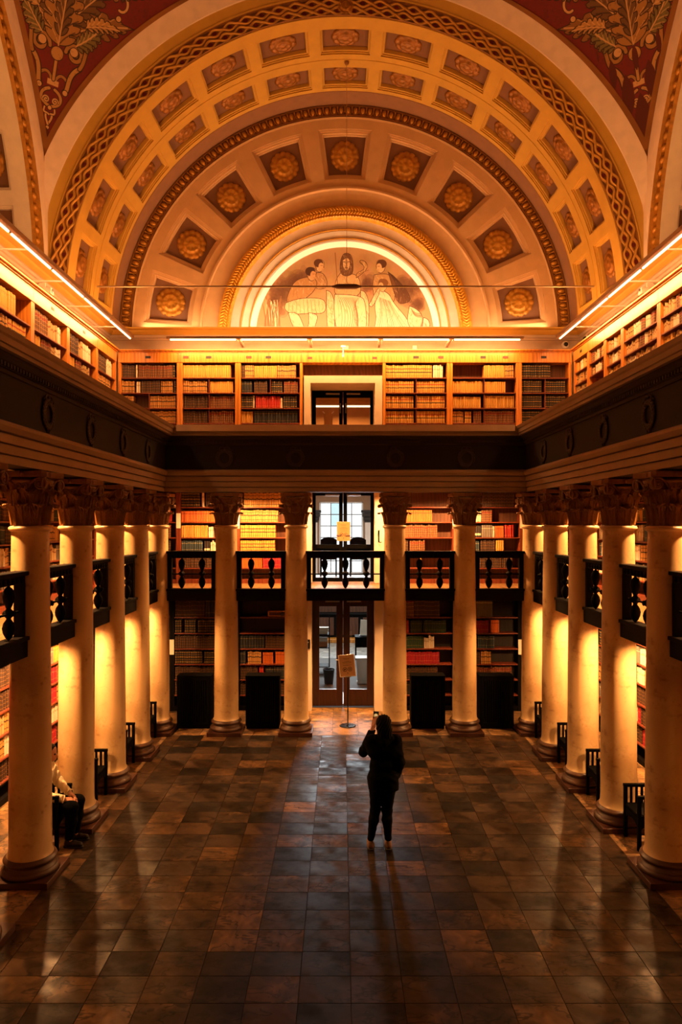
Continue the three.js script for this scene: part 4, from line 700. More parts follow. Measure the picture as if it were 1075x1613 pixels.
// ---------------------------------------------------------------- bookcases
const plateMat = [M({ color: 0x1c1410, roughness: 0.5 }), M({ color: 0x8a2410, roughness: 0.5 })], plateInk = M({ color: 0xd8b870, roughness: 0.6 });
function bookcase(o) {
  const { fr, x0, x1, y0, y1, boards, head = 0, label, wall = mat.woodBack, wd = mat.wood, shelfMat = mat.woodRed, up = 0.062, plates = [] } = o;
  const xc = (x0 + x1) / 2, hw = (x1 - x0) / 2 - 0.0015, pos = new THREE.Vector3(xc, y0, 0).applyMatrix4(FRAME[fr]), H = y1 - y0;
  const t = thing('bookcase', label, 'bookcase', [pos.x, pos.y, pos.z], fr === 'left' ? Math.PI / 2 : fr === 'right' ? -Math.PI / 2 : 0, o.group);
  const uvk = (g, k) => { const u = g.attributes.uv; for (let i = 0; i < u.count; i++) u.setXY(i, u.getX(i) * 1.4 + k, u.getY(i) * .5 + k * 1.7); return g; };
  mesh('back_panel', uvk(metres(B(-hw, hw, 0, H, -0.285, -0.27)), rnd()), wall, t);
  for (const s of [-1, 1]) mesh('upright', uvk(metres(RB(s > 0 ? hw - up : -hw, s > 0 ? hw : -hw + up, 0, H - head, -0.269, 0, 0.004)), rnd()), wd, t);
  mesh('base_board', uvk(metres(B(-hw + up, hw - up, 0, 0.09, -0.26, -0.012)), rnd()), wd, t);
  boards.forEach(y => mesh('shelf', uvk(metres(RB(-hw + up + .001, hw - up - .001, y - y0 - 0.026, y - y0, -0.268, -0.008, 0.004)), rnd()), shelfMat, t));
  if (head) {
    const hd = mesh('header', [uvk(metres(RB(-hw, hw, H - head + .001, H - 0.045, -0.269, 0.012, 0.004)), rnd()), metres(RB(-hw, hw, H - 0.046, H - 0.02, -0.269, 0.035, 0.006)), metres(RB(-hw, hw, H - 0.021, H + 0.012, -0.269, 0.075, 0.01))], wd, t);
    for (const [px, k] of plates) { const pl = mesh('number_plate', RB(px - xc - .06, px - xc + .06, H - head / 2 - .045, H - head / 2 + .01, 0.0121, 0.018, 0.002), plateMat[k], hd); pl.userData.ink = 1; }
  } else mesh('top_board', metres(RB(-hw + up, hw - up, H - 0.03, H, -0.268, -0.004, 0.004)), wd, t);
  const lv = [...boards].sort((a, b) => b - a);
  lv.forEach((y, r) => { const roof = r ? lv[r - 1] - 0.026 : y1 - (head || 0.03), run = (o.rows || [])[r]; if (!run) return;
    const parts = run.split('|'); const a = x0 + up + .004, b = x1 - up - .004;
    if (parts.length === 2) { const mid = (a + b) / 2 + (o.shift || 0); mesh('divider', metres(B(mid - xc - .008, mid - xc + .008, y - y0, roof - y0, -0.26, -0.02)), shelfMat, t); fill(fr, a, mid - .01, y, roof - y, parts[0].trim(), { bay: o.bay, shelf: r, part: o.bay ? 'left half of ' : '' }); fill(fr, mid + .01, b, y, roof - y, parts[1].trim(), { bay: o.bay, shelf: r, part: 'right half of ' }); }
    else fill(fr, a, b, y, roof - y, run, { bay: o.bay, shelf: r, part: '' });
  });
  return t;
}
const UB = [7.31, 6.98, 6.645, 6.315], UG = 'bookcases of the upper gallery', upY = { y0: 5.75, y1: 7.90, head: 0.265 };
const upperBays = [
  [-4.98, -3.63, 'leftmost bookcase', ['d.25 w.05 b.62 k.07', 't.26 w.09 d.35 t.24 k.05', 't.48|t.98', 'b.4 t.6|t.98'], [[-4.32, 0]]],
  [-3.63, -2.35, 'second bookcase', ['y.94', 't.97|y.96', 'd.98|b.98', 'd.98|b.98'], [[-3.49, 1], [-2.99, 0]]],
  [-2.35, -0.93, 'bookcase left of doorway', ['d.06 t.16 y.40 t.33', 'n.45 d.5|k.45 b.5', 'k.20 w.05 r.42 w.05 k.26', 'y.22 n.76'], [[-2.11, 1], [-1.68, 0]]],
  [0.83, 2.30, 'bookcase right of doorway', ['T.78 w.18', 'T.99|T.98', 'T.99|T.98', 'T.99|T.98'], [[1.56, 0], [2.1, 1]]],
  [2.30, 3.82, 'second bookcase from right', ['-.5 y.34 t.15', 'y.99|y.72', 'y.97|y.97', 't.4 T.28 b.3|b.98'], [[3.03, 0], [3.52, 1]]],
  [3.82, 4.98, 'rightmost bookcase', ['k.66', 'k.98|k.98', 'k.98|k.98', 'k.98|k.98'], [[4.36, 0]]],
];
for (const [x0, x1, bay, rows, plates] of upperBays) bookcase({ fr: 'end', x0, x1, ...upY, boards: UB, rows, plates, bay: {'leftmost bookcase':'leftmost upper bay','second bookcase':'second upper bay','bookcase left of doorway':'upper bay left of doorway','bookcase right of doorway':'upper bay right of doorway','second bookcase from right':'fifth upper bay','rightmost bookcase':'rightmost upper bay'}[bay], label: `${bay.replace('bookcase', 'lit wooden bookcase')} on the end wall of the upper gallery`, group: UG, wd: mat.wood });
{ // header over the upper doorway
  const t = thing('door_header', 'lit wooden board with two red number plates over the upper doorway', 'board', [-0.05, 7.35, -15.6]);
  mesh('board', [metres(RB(-0.88, 0.88, 0.286, 0.505, -0.269, 0.012, 0.004)), metres(RB(-0.88, 0.88, 0.504, 0.53, -0.269, 0.035, 0.006)), metres(RB(-0.88, 0.88, 0.529, 0.562, -0.269, 0.075, 0.01))], mat.wood, t);
  mesh('recess_panel', metres(B(-0.88, 0.88, 0.005, 0.285, -0.27, -0.25)), mat.woodBack, t);
  for (const x of [-0.72, 0.70]) mesh('number_plate', RB(x - .05, x + .05, 0.36, 0.41, 0.0121, 0.018, 0.002), plateMat[1], t);
}
const mixRow = (keys, n = 5) => { const out = []; let left = 0.97; for (let i = 0; i < n && left > .08; i++) { const s = Math.min(left, rr(.5, 1.5) / n); out.push(keys[rnd() * keys.length | 0] + s.toFixed(2)); left -= s; } return out.join(' '); };
{ // side walls of the upper gallery; cases run with the depth
  const dL = [5.45, 6.92, 8.38, 9.85, 11.33, 12.81, 14.31, 15.53], nm = ['', '', 'frontmost', 'nearest the viewer', 'second from the viewer', 'third from the viewer', 'beside the far corner'];
  const rowsL = { 3: ['y.7', 't.5 T.45', 't.9', 'd.9'], 4: ['-.06 b.42 q.3 w.1', 'y.28 b.3 q.12 w.18', 'd.6 w.2', 'k.9'], 5: ['-.06 d.34 q.2 w.28', 'y.3 b.25 q.3', 'q.9', 'd.9'], 6: ['d.6 w.3', 't.9', 'd.95', 'b.9'] };
  for (let i = 0; i < 7; i++) { const rows = rowsL[i] || [0, 1, 2, 3].map(() => mixRow('tybdq')); bookcase({ fr: 'left', x0: dL[i], x1: dL[i + 1], ...upY, boards: [7.24, 6.91, 6.58, 6.25], rows, bay: i > 2 ? `left gallery bay ${nm[i]}` : '', plates: i === 5 || i === 4 ? [[dL[i] + .75, 0]] : [], label: i > 2 ? `lit wooden bookcase on the left wall of the upper gallery, ${nm[i]}` : `wooden bookcase of the left upper gallery, ${ORD[i]} from the hall's near end`, group: UG }); }
  const dR = [5.45, 6.92, 8.38, 9.86, 11.38, 12.86, 13.70, 14.63, 15.53], nr = ['', '', '', 'nearest the viewer', 'second from the viewer', 'third from the viewer', 'with an empty lower shelf', 'beside the far corner'];
  for (let i = 0; i < 8; i++) { const rows = [0, 1, 2, 3, 4].map(r => i === 6 && r === 2 ? '' : mixRow('qqqwqtyb', 7)); bookcase({ fr: 'right', x0: -dR[i + 1], x1: -dR[i], ...upY, boards: [7.375, 7.115, 6.85, 6.58, 6.3], rows, bay: i > 2 ? `right gallery bay ${nr[i]}` : '', plates: i === 7 ? [[-dR[i] - .4, 0]] : [], label: i > 2 ? `lit wooden bookcase on the right wall of the upper gallery, ${nr[i]}` : `wooden bookcase of the right upper gallery, ${ORD[i]} from the hall's near end`, group: UG }); }
}
// middle gallery, end wall
const MB = [4.47, 4.14, 3.80, 3.47, 3.13], midY = { y0: 2.79, y1: 4.86 }, midM = { wd: mat.woodRed, shelfMat: mat.woodRed, up: 0.05 };
const midBays = [
  [-4.98, -3.66, 'leftmost mid-gallery bay', ['r.9', 'r.95', 'b.9', 'd.9', 'd.9']],
  [-3.66, -2.36, 'second mid-gallery bay', ['k.38 w.07 d.08 w.05 o.3', 'o.97', 'y.5 w.1 -.08 n.1 G.2', 'u.40 -.02 l.12 w.28', 'd.9']],
  [-2.36, -0.87, 'mid-gallery bay left of door', ['l.06 t.72', 't.60', 'T.58', 'T.58', 'o.36 m.33 -.1 t.1']],
  [0.87, 2.41, 'mid-gallery bay right of door', ['y.05 -.02 y.06', 'b.2 o.5', 'o.28 b.5', 'd.35 b.25', 'd.2 -.3 y.05']],
  [2.41, 3.89, 'fifth mid-gallery bay', ['d.95', 'l.3 w.1 b.2', 'l.4 G.18 w.04 o.15 r.17', 'w.1 u.28 d.25 y.15', 'd.9']],
  [3.89, 4.98, 'rightmost mid-gallery bay', ['d.9', 'r.9', 'b.9', 'd.9', 'd.9']],
];
midBays.forEach(([x0, x1, bay, rows], i) => bookcase({ fr: 'end', x0, x1, ...midY, ...midM, boards: MB, rows, bay: bay, label: `reddish wooden bookcase of the end wall, ${bay}`, group: 'bookcases of the middle gallery' }));
// ground floor, end wall
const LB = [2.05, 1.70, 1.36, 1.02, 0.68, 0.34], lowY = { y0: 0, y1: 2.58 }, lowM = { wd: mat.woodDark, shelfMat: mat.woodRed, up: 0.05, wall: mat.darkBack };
const lowBays = [
  [-4.98, -3.80, 'leftmost ground-floor bay', ['d.9', 'd.9', 'k.9', 'd.9', 'd.9', 'b.9']],
  [-3.80, -2.36, 'second ground-floor bay', ['d.5 n.3', 'k.13 y.03 k.19 y.03 k.32 y.03 k.2', 'd.68 w.08 k.12', 'k.48 k.48', 'd.95', 'd.6 t.2 o.1']],
  [-2.36, -0.87, 'ground-floor bay left of door', ['', '', 'n.4 d.42 t.1', 'n.12 t.24 o.18 -.02 o.22 d.14', 'd.3 r.1 n.4', 'd.9']],
  [0.87, 2.41, 'ground-floor bay right of door', ['b.42 d.4', '-.08 r.28 g.20 g.36', '-.05 g.52 w.18', 't.2 m.62', 'd.8', 'n.8']],
  [2.41, 3.85, 'fifth ground-floor bay', ['y.10 G.5', 't.2 m.36 o.16', 'd.35 u.3', 't.3 d.1 t.18', 'b.92', 'd.9']],
  [3.85, 4.98, 'rightmost ground-floor bay', ['d.9', 'd.9', 'd.9', 'k.9', 'd.9', 'd.9']],
];
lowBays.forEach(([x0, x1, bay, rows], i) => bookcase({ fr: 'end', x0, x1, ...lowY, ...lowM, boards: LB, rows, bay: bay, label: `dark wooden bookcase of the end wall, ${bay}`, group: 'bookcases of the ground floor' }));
{ // low box with a round knob on the empty shelf left of the door
  const t = thing('drawer_box', 'low wooden drawer box with a round dark knob on a lower shelf', 'box', [-1.42, 2.052, -15.66]);
  mesh('case', metres(RB(-0.28, 0.28, 0, 0.13, -0.16, 0, 0.006)), mat.wood, t); mesh('front_panel', metres(RB(-0.25, 0.25, 0.03, 0.10, 0.0005, 0.01, 0.003)), mat.woodBack, t);
  const k = lathe([[0.001, 0.03], [0.03, 0.028], [0.042, 0.015], [0.04, 0.004], [0.02, 0]], 16); k.rotateX(Math.PI / 2); k.translate(0.04, 0.065, 0.011); mesh('knob', k, mat.black, t);
}
// side walls below, both storeys, unit by unit
{
  const dd = [5.6, 7.05, 8.48, 9.91, 11.34, 12.77, 14.2, 15.53];
  for (const [fr, w] of [['left', 'left'], ['right', 'right']]) for (let i = 0; i < 7; i++) {
    const x0 = fr === 'left' ? dd[i] : -dd[i + 1], x1 = fr === 'left' ? dd[i + 1] : -dd[i];
    bookcase({ fr, x0, x1, ...midY, ...midM, boards: MB, rows: MB.map(() => mixRow('qwGdbutyq', 5)), bay: '', label: `wooden bookcase on the ${w} wall of the middle gallery, ${ORD[i]} from the near end`, group: 'bookcases of the middle gallery' });
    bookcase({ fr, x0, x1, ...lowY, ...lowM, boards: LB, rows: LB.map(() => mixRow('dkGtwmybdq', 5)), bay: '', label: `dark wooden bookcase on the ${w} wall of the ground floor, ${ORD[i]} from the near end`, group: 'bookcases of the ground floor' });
  }
}
// the books that show largest stand as things of their own, the others as one
{
  const rank = BOOKS.filter(b => b.where.bay && b.size > 0).sort((a, b) => b.size - a.size).slice(0, 300), own = new Set(rank), proto = {};
  const shelfWord = ['top', 'second', 'third', 'fourth', 'fifth', 'lowest'];
  for (const b of rank) {
    let o = proto[b.kind + b.tone];
    if (!o) { o = proto[b.kind + b.tone] = new THREE.Mesh(unitCover, kindMat[b.kind][b.tone]); o.castShadow = o.receiveShadow = true; const p = mesh('pages', unitPages, pagesMat, o); }
    const c = o.clone(); c.name = numbered('book'); b.ms.decompose(c.position, c.quaternion, c.scale);
    c.userData = { label: `${KIND[b.kind][0]} book, ${ordinal(b.where.i)} from left, ${shelfWord[b.where.shelf]} shelf, ${b.where.part}${b.where.bay}`, category: 'book', group: 'books on the shelves' };
    scene.add(c);
  }
  const by = new Map(), put = (m, g) => by.has(m) ? by.get(m).push(g) : by.set(m, [g]);
  for (const b of BOOKS) if (!own.has(b)) { put(kindMat[b.kind][b.tone], unitCover.clone().applyMatrix4(b.ms)); put(pagesMat, unitPages.clone().applyMatrix4(b.ms)); }
  const o = new THREE.Mesh(mergeGeometries([...by.values()].map(merge), true), [...by.keys()]); o.name = numbered('books'); o.castShadow = o.receiveShadow = true; o.userData = { kind: 'stuff', label: 'the remaining rows of old books on all the shelves', category: 'books' }; scene.add(o);
  console.log('books', BOOKS.length, 'smallest own', rank[rank.length - 1].size.toFixed(1));
}

// ---------------------------------------------------------------- lamps of the upper gallery
for (const s of [-1, 1]) {
  const w = s < 0 ? 'left' : 'right', t = thing('light_rail', `long rail of bright tubes along the ${w} side of the upper gallery`, 'lamp', [s * 4.6, 8.1, -7.1]);
  mesh('housing', RB(-0.035 - s * 0.03, 0.035 - s * 0.03, -0.012, 0.055, -8.2, 8.2, 0.006), M({ color: 0xb8a48c, roughness: 0.5, metalness: 0.3 }), t);
  for (let k = 0; k < 12; k++) { const d1 = 15.28 - 1.4 * k, d0 = d1 - 1.3; if (d0 < -1.2) break; const g = rod([s * 0.022, -0.018, 7.1 - d1], [s * 0.022, -0.018, 7.1 - d0], 0.018, 10); mesh('tube', g, mat.tube, t); }
  for (let k = 0; k < 12; k++) { const d = 14.45 - 1.36 * k; if (d < -1) break; mesh('bracket', RB(Math.min(0, s * 0.70), Math.max(0, s * 0.70), -0.008, 0.014, 7.1 - d - .016, 7.1 - d + .016, 0.004), mat.white, t); }
}
{
  const t = thing('light_rail', 'row of five bright tubes in front of the end wall under the lunette', 'lamp', [0, 8.05, -15.2]);
  mesh('housing', RB(-3.82, 3.82, 0.0, 0.055, -0.035, 0.035, 0.006), M({ color: 0xb8a48c, roughness: 0.5, metalness: 0.3 }), t);
  for (let k = 0; k < 5; k++) { const x = (k - 2) * 1.518; mesh('tube', rod([x - .703, -0.018, 0.012], [x + .703, -0.018, 0.012], 0.018, 10), mat.tube, t); }
  for (let k = 0; k < 4; k++) { const x = (k - 1.5) * 1.518; mesh('bracket', [RB(x - .04, x - .02, -0.012, 0.05, -0.718, 0.03, .003), RB(x + .02, x + .04, -0.012, 0.05, -0.718, 0.03, .003)], mat.white, t); }
}
{ const t = thing('cove_strip', 'long strip lamp lying on the cornice along the whole coffered end', 'lamp', [0, 8.436, -15.87]); mesh('housing', RB(-4.55, 4.55, 0, .024, -.03, .03, .004), mat.white, t); mesh('diffuser', B(-4.5, 4.5, .0245, .030, -.022, .022), mat.strip, t); }
{ const t = thing('cove_strip', 'shorter second strip lamp added in front on the cornice to brighten the painted lunette', 'lamp', [0, 8.436, -15.77]); mesh('housing', RB(-2.15, 2.15, 0, .024, -.03, .03, .004), mat.white, t); mesh('diffuser', B(-2.1, 2.1, .0245, .030, -.022, .022), mat.strip, t); }  // added fixture for the extra lunette light, unseen from below
// round downlights in the ceilings of the two walkways
{
  let first = null; const ds = [5.42, 6.85, 8.28, 9.71, 11.14, 12.57, 14.0], xs = [-2.345, -0.97, -0.04, 0.97, 2.345];
  LAMPS.forEach(([x, y, d]) => {
    const side = Math.abs(x) > 4, st = y > 4 ? 'middle gallery' : 'ground floor', lab = side ? (y > 4 ? `small round downlight in the middle gallery ceiling behind the ${x < 0 ? 'left' : 'right'} column, ${ORD[ds.findIndex(q => Math.abs(q - 0.3 - d) < .01)]} from near end` : `small round downlight in the ground floor ceiling behind the ${x < 0 ? 'left' : 'right'} columns, ${ORD[[9.0, 10.43, 11.86, 13.29].indexOf(d)]} from the viewer`) : `small round downlight in the ${st} ceiling ${['behind the outer column left of', 'behind the inner column left of', 'right in front of', 'behind the inner column right of', 'behind the outer column right of'][xs.indexOf(x)]} the doorway`;
    if (first) return clone(first, lab, [x, y, -d]);
    first = thing('downlight', lab, 'lamp', [x, y, -d], 0, 'downlights of the walkways'); mesh('ring', lathe([[.034, .012], [.034, -.022], [.040, -.028], [.052, -.022], [.056, 0], [.056, .012]], 20), mat.white, first); mesh('diffuser', lathe([[.001, -.012], [.033, -.012], [.033, .0], [.001, .0]], 18), mat.strip, first);
  });
}
// tie rod with its fitting, hung from the crown of the vault
{
  const t = thing('tie_rod', 'thin tie rod with a spindle fitting hung on a cable below the vault', 'rod', [0.03, 8.97, -14.6]);
  mesh('bar', [rod([-5.13, 0, 0], [-0.25, 0, 0], 0.02, 8), rod([0.25, 0, 0], [5.08, 0, 0], 0.02, 8)], M({ color: 0x9a8468, roughness: .4, metalness: .5 }), t);
  const g = lathe([[0.001, -0.31], [0.018, -0.31], [0.026, -0.26], [0.05, -0.20], [0.054, -0.16], [0.054, 0.16], [0.05, 0.20], [0.026, 0.26], [0.018, 0.31], [0.001, 0.31]], 16); g.rotateZ(Math.PI / 2); mesh('fitting', g, M({ color: 0x5a3a24, roughness: .5, metalness: .3 }), t);
  mesh('cable', rod([0, 0.05, 0], [0, 4.60, 0], 0.006, 6), M({ color: 0xb08a58, roughness: .5 }), t);
  const h = lathe([[0.001, 4.55], [0.03, 4.56], [0.045, 4.585], [0.05, 4.615]], 10); mesh('hook_plate', h, mat.goldDull, t);
}
function domeCamera(label, pos, turn) {
  const t = thing('security_camera', label, 'camera', pos, turn); const m = lathe([[0.001, 0], [0.075, 0], [0.08, 0.02], [0.075, 0.05], [0.055, 0.06], [0.001, 0.06]], 18); m.rotateX(Math.PI / 2); mesh('mount', m, mat.white, t);
  const b = new THREE.SphereGeometry(0.048, 14, 10); b.translate(0, 0, 0.075); mesh('lens_dome', b, mat.black, t);
}
domeCamera('round security camera on the end wall at the right corner', [4.93, 8.10, -15.915], 0);
domeCamera('round security camera on the right wall near the corner', [5.295, 8.12, -15.45], -Math.PI / 2);
for (const s of [-1, 1]) { const t = thing('spotlight', `white box spotlight under the cornice on the ${s < 0 ? 'left' : 'right'} wall`, 'lamp', [s * 5.16, 8.06, -12.2], -s * Math.PI / 2);
  mesh('bracket', RB(-.02, .02, 0.08, .17, -.13, .0, .004), mat.white, t); mesh('lamp_head', RB(-.07, .07, -.03, .08, -.02, .12, .012), mat.white, t); const l = lathe([[0.001, 0], [.04, 0], [.045, .012], [.001, .014]], 14); l.rotateX(Math.PI / 2); l.translate(0, .025, .121); mesh('lens', l, mat.steel, t); }
{ const t = thing('hanging_sensor', 'small white sensor hanging over the middle of the upper doorway', 'sensor', [-0.04, 7.84, -15.45]); mesh('mount', RB(-.05, .05, .09, .13, -.03, .03, .008), mat.white, t); mesh('arm', rod([0, .09, 0], [0, -.08, 0], .012, 8), mat.white, t); mesh('tip', lathe([[.001, -.13], [.018, -.125], [.024, -.09], [.014, -.07], [.001, -.07]], 10), mat.white, t); mesh('bracket', RB(-.012, .012, .1, .12, -.16, -.03, .003), mat.white, t); }
for (const [x, l] of [[0.03, 'in the middle'], [1.56, 'right of the middle']]) { const t = thing('wall_sensor', `small white box on the end wall under the tubes, ${l}`, 'sensor', [x, 8.03, -15.918]); mesh('case', RB(-.05, .05, -.04, .05, 0, .05, .01), mat.white, t); mesh('knob', lathe([[.001, -.06], [.012, -.058], [.014, -.04], [.001, -.038]], 8), mat.steel, t); }

// ---------------------------------------------------------------- doors, one above another
function doubleDoor(name, label, y0, y1, z, m, cfg) {
  const t = structGroup(name, label), [ow, iw, bot, top, mids] = cfg, hw = 0.70;
  mesh('frame', [metres(B(DX - .72, DX - hw + .001, y0, y1, z - .05, z + .05)), metres(B(DX + hw - .001, DX + .72, y0, y1, z - .05, z + .05)), metres(B(DX - hw, DX + hw, y1 - .02, y1, z - .05, z + .05))], m, t);
  for (const s of [-1, 1]) {
    const X = (a, b) => s < 0 ? [DX - hw + a, DX - hw + b] : [DX + hw - b, DX + hw - a], W = hw - 0.006, H = y1 - .02;
    const bars = [[0, ow, y0 + .012, H], [W - iw, W, y0 + .012, H], [ow, W - iw, y0 + .012, y0 + bot], [ow, W - iw, H - top, H]]; for (const q of mids) bars.push([ow, W - iw, q - .045, q + .045]);
    const leaf = mesh('leaf', bars.map(([a, b, c, d]) => { const [p, q] = X(a, b); return metres(RB(p, q, c, d, z - .022, z + .022, .004)); }), m, t);
    const [ga, gb] = X(ow - .005, W - iw + .005); mesh('pane', B(ga, gb, y0 + bot - .005, H - top + .005, z - .003, z + .003), mat.glass, leaf);
    const hx = X(W - .07, W - .045); mesh('handle', [RB(hx[0], hx[1], y0 + .93, y0 + 1.16, z + .022, z + .03, .003), rod([(hx[0] + hx[1]) / 2, y0 + 1.05, z + .03], [(hx[0] + hx[1]) / 2, y0 + 1.05, z + .07], .008), rod([(hx[0] + hx[1]) / 2, y0 + 1.05, z + .065], [(hx[0] + hx[1]) / 2 + s * .10, y0 + 1.05, z + .065], .009)], mat.steel, leaf);
    const cl = X(.30, .62); mesh('door_closer', [RB(cl[0], cl[1], H - .075, H - .035, z + .023, z + .06, .006)], mat.steel, leaf);
  }
  return t;
}
const doorWood = M({ color: 0x371b10, map: woodTex, roughness: 0.35 });
doubleDoor('door_1', 'dark brown glazed double door on the ground floor', 0, 2.44, -15.98, doorWood, [0.165, 0.145, 0.385, 0.175, []]);
doubleDoor('door_2', 'black framed glazed double door of the middle gallery', 2.79, 4.82, -15.98, mat.ebony, [0.085, 0.085, 0.10, 0.07, [3.59]]);
doubleDoor('door_3', 'black framed glazed double door of the upper gallery', 5.74, 7.19, -16.55, mat.ebony, [0.07, 0.085, 0.10, 0.14, []]);
// the round hall behind the two lower doors, and the upper room
const hallWall = M({ color: 0xa07a5c, map: plasterGrain, roughness: .9 });
struct('floor_hall', [metres(B(-4.2, 4.2, -0.3, 0, -16.2, -17.3)), metres(B(-4.2, 4.2, -0.3, 0, -21.7, -26.4))], M({ color: 0xcfc9be, map: tileTex[0], roughness: .35 }), 'stone floor of the hall behind the doors, daylight painted in as pale tone');  // pale colour stands in for daylight patches on the hall floor
struct('floor_carpet', [metres(B(-4.2, 4.2, -0.3, 0.004, -17.3, -21.7))], M({ color: 0x4a443e, roughness: .8 }), 'grey carpet in the hall behind the lower door');
struct('wall_hall', [metres(B(-4.4, -4.2, 0, 5.6, -16.2, -26.4)), metres(B(4.2, 4.4, 0, 5.6, -16.2, -26.4)), metres(B(-4.2, -.88, 0, 5.6, -26, -26.4)), metres(B(.72, 4.2, 0, 5.6, -26, -26.4)), metres(B(-.88, .72, 0, 2.28, -26, -26.4)), metres(B(-.88, .72, 4.9, 5.6, -26, -26.4))], hallWall, 'brown plaster walls of the hall behind the doors');
struct('ceiling_hall', [metres(B(-4.4, 4.4, 5.6, 5.73, -16.2, -26.4))], hallWall, 'ceiling of the hall behind the doors');
struct('floor_ring_gallery', [metres(B(-4.2, 4.2, 2.58, 2.79, -16.2, -18.2))], mat.mezzFloor, 'gallery floor of the hall behind the middle door');
{
  const t = structGroup('window_1', 'tall bright window of many panes in the hall beyond the middle door'), sky = [M({ color: 0x222222, emissive: new THREE.Color().setRGB(.93, .98, 1), emissiveIntensity: 1.6 }), M({ color: 0x222222, emissive: new THREE.Color().setRGB(.55, .78, .82), emissiveIntensity: 1.3 })];
  mesh('frame', [B(-.88, -.84, 2.28, 4.9, -26.02, -26.12), B(.68, .72, 2.28, 4.9, -26.02, -26.12), B(-.88, .72, 2.28, 2.32, -26.02, -26.12), B(-.88, .72, 4.86, 4.9, -26.02, -26.12)], mat.white, t);
  const xs = [-.84, -.46, -.08, .30, .68], ys = [2.32, 2.744, 3.168, 3.592, 4.016, 4.44, 4.86];
  for (let i = 0; i < 4; i++) for (let j = 0; j < 6; j++) mesh('pane', B(xs[i] + .014, xs[i + 1] - .014, ys[j] + .014, ys[j + 1] - .014, -26.06, -26.08), sky[i === 1 && (j === 5 || j === 4) ? 1 : 0], t);
  mesh('muntins', [...xs.slice(1, 4).map(x => B(x - .016, x + .016, 2.32, 4.86, -26.03, -26.1)), ...ys.slice(1, 6).map(y => B(-.84, .68, y - .016, y + .016, -26.032, -26.1))], M({ color: 0x6a6258, roughness: .6 }), t);
  for (const [a, l] of [[-1.06, 'left'], [.90, 'right']]) { const p = thing('pilaster', `pinkish pilaster ${l} of the bright window in the hall behind`, 'pilaster', [a, 0, -25.94]); mesh('shaft', RB(-.11, .11, 2.0, 4.15, -.05, .05, .01), mat.pink, p); mesh('capital', [RB(-.13, .13, 4.15, 4.22, -.06, .07, .01), RB(-.17, .17, 4.22, 4.34, -.06, .1, .03), RB(-.21, .21, 4.34, 4.5, -.06, .13, .04), RB(-.26, .26, 4.5, 4.6, -.06, .16, .02)], mat.entabDark, p); }
}
{ // reading table and chairs on the ring gallery
  const t = thing('reading_table', 'dark reading table seen through the middle door', 'table', [-0.08, 2.79, -17.3]);
  mesh('table_top', RB(-.85, .85, .70, .745, -.3, .3, .008), mat.ebony, t); mesh('apron', [RB(-.78, .78, .60, .70, .22, .25, .004), RB(-.78, .78, .60, .70, -.25, -.22, .004)], mat.ebony, t);
  for (const x of [-.76, .76]) for (const z of [-.23, .23]) mesh('leg', rod([x, 0, z], [x, .62, z], .026, 8, .034), mat.ebony, t);
  const mk = (x, l) => { const c = thing('reading_chair', l, 'chair', [x, 2.79, -17.8]); mesh('seat', RB(-.21, .21, .42, .46, -.2, .2, .012), mat.ebony, c); for (const a of [-.19, .19]) for (const z of [-.18, .18]) mesh('leg', rod([a, 0, z], [a, z > 0 ? .43 : .9, z], .018, 7), mat.ebony, c);
    const s = new THREE.Shape(); s.moveTo(-.2, .78); s.lineTo(.2, .78); s.lineTo(.2, .90); s.quadraticCurveTo(.1, .97, 0, .97); s.quadraticCurveTo(-.1, .97, -.2, .90); s.closePath(); const g = new THREE.ExtrudeGeometry(s, { depth: .03, bevelEnabled: true, bevelSize: .006, bevelThickness: .006, bevelSegments: 1 }); g.translate(0, 0, -.2); mesh('backrest', [g, RB(-.17, .17, .6, .66, -.195, -.17, .004)], mat.ebony, c); };
  mk(-.40, 'dark chair with a curved back behind the reading table, left'); mk(.34, 'dark chair with a curved back behind the reading table, right');
}
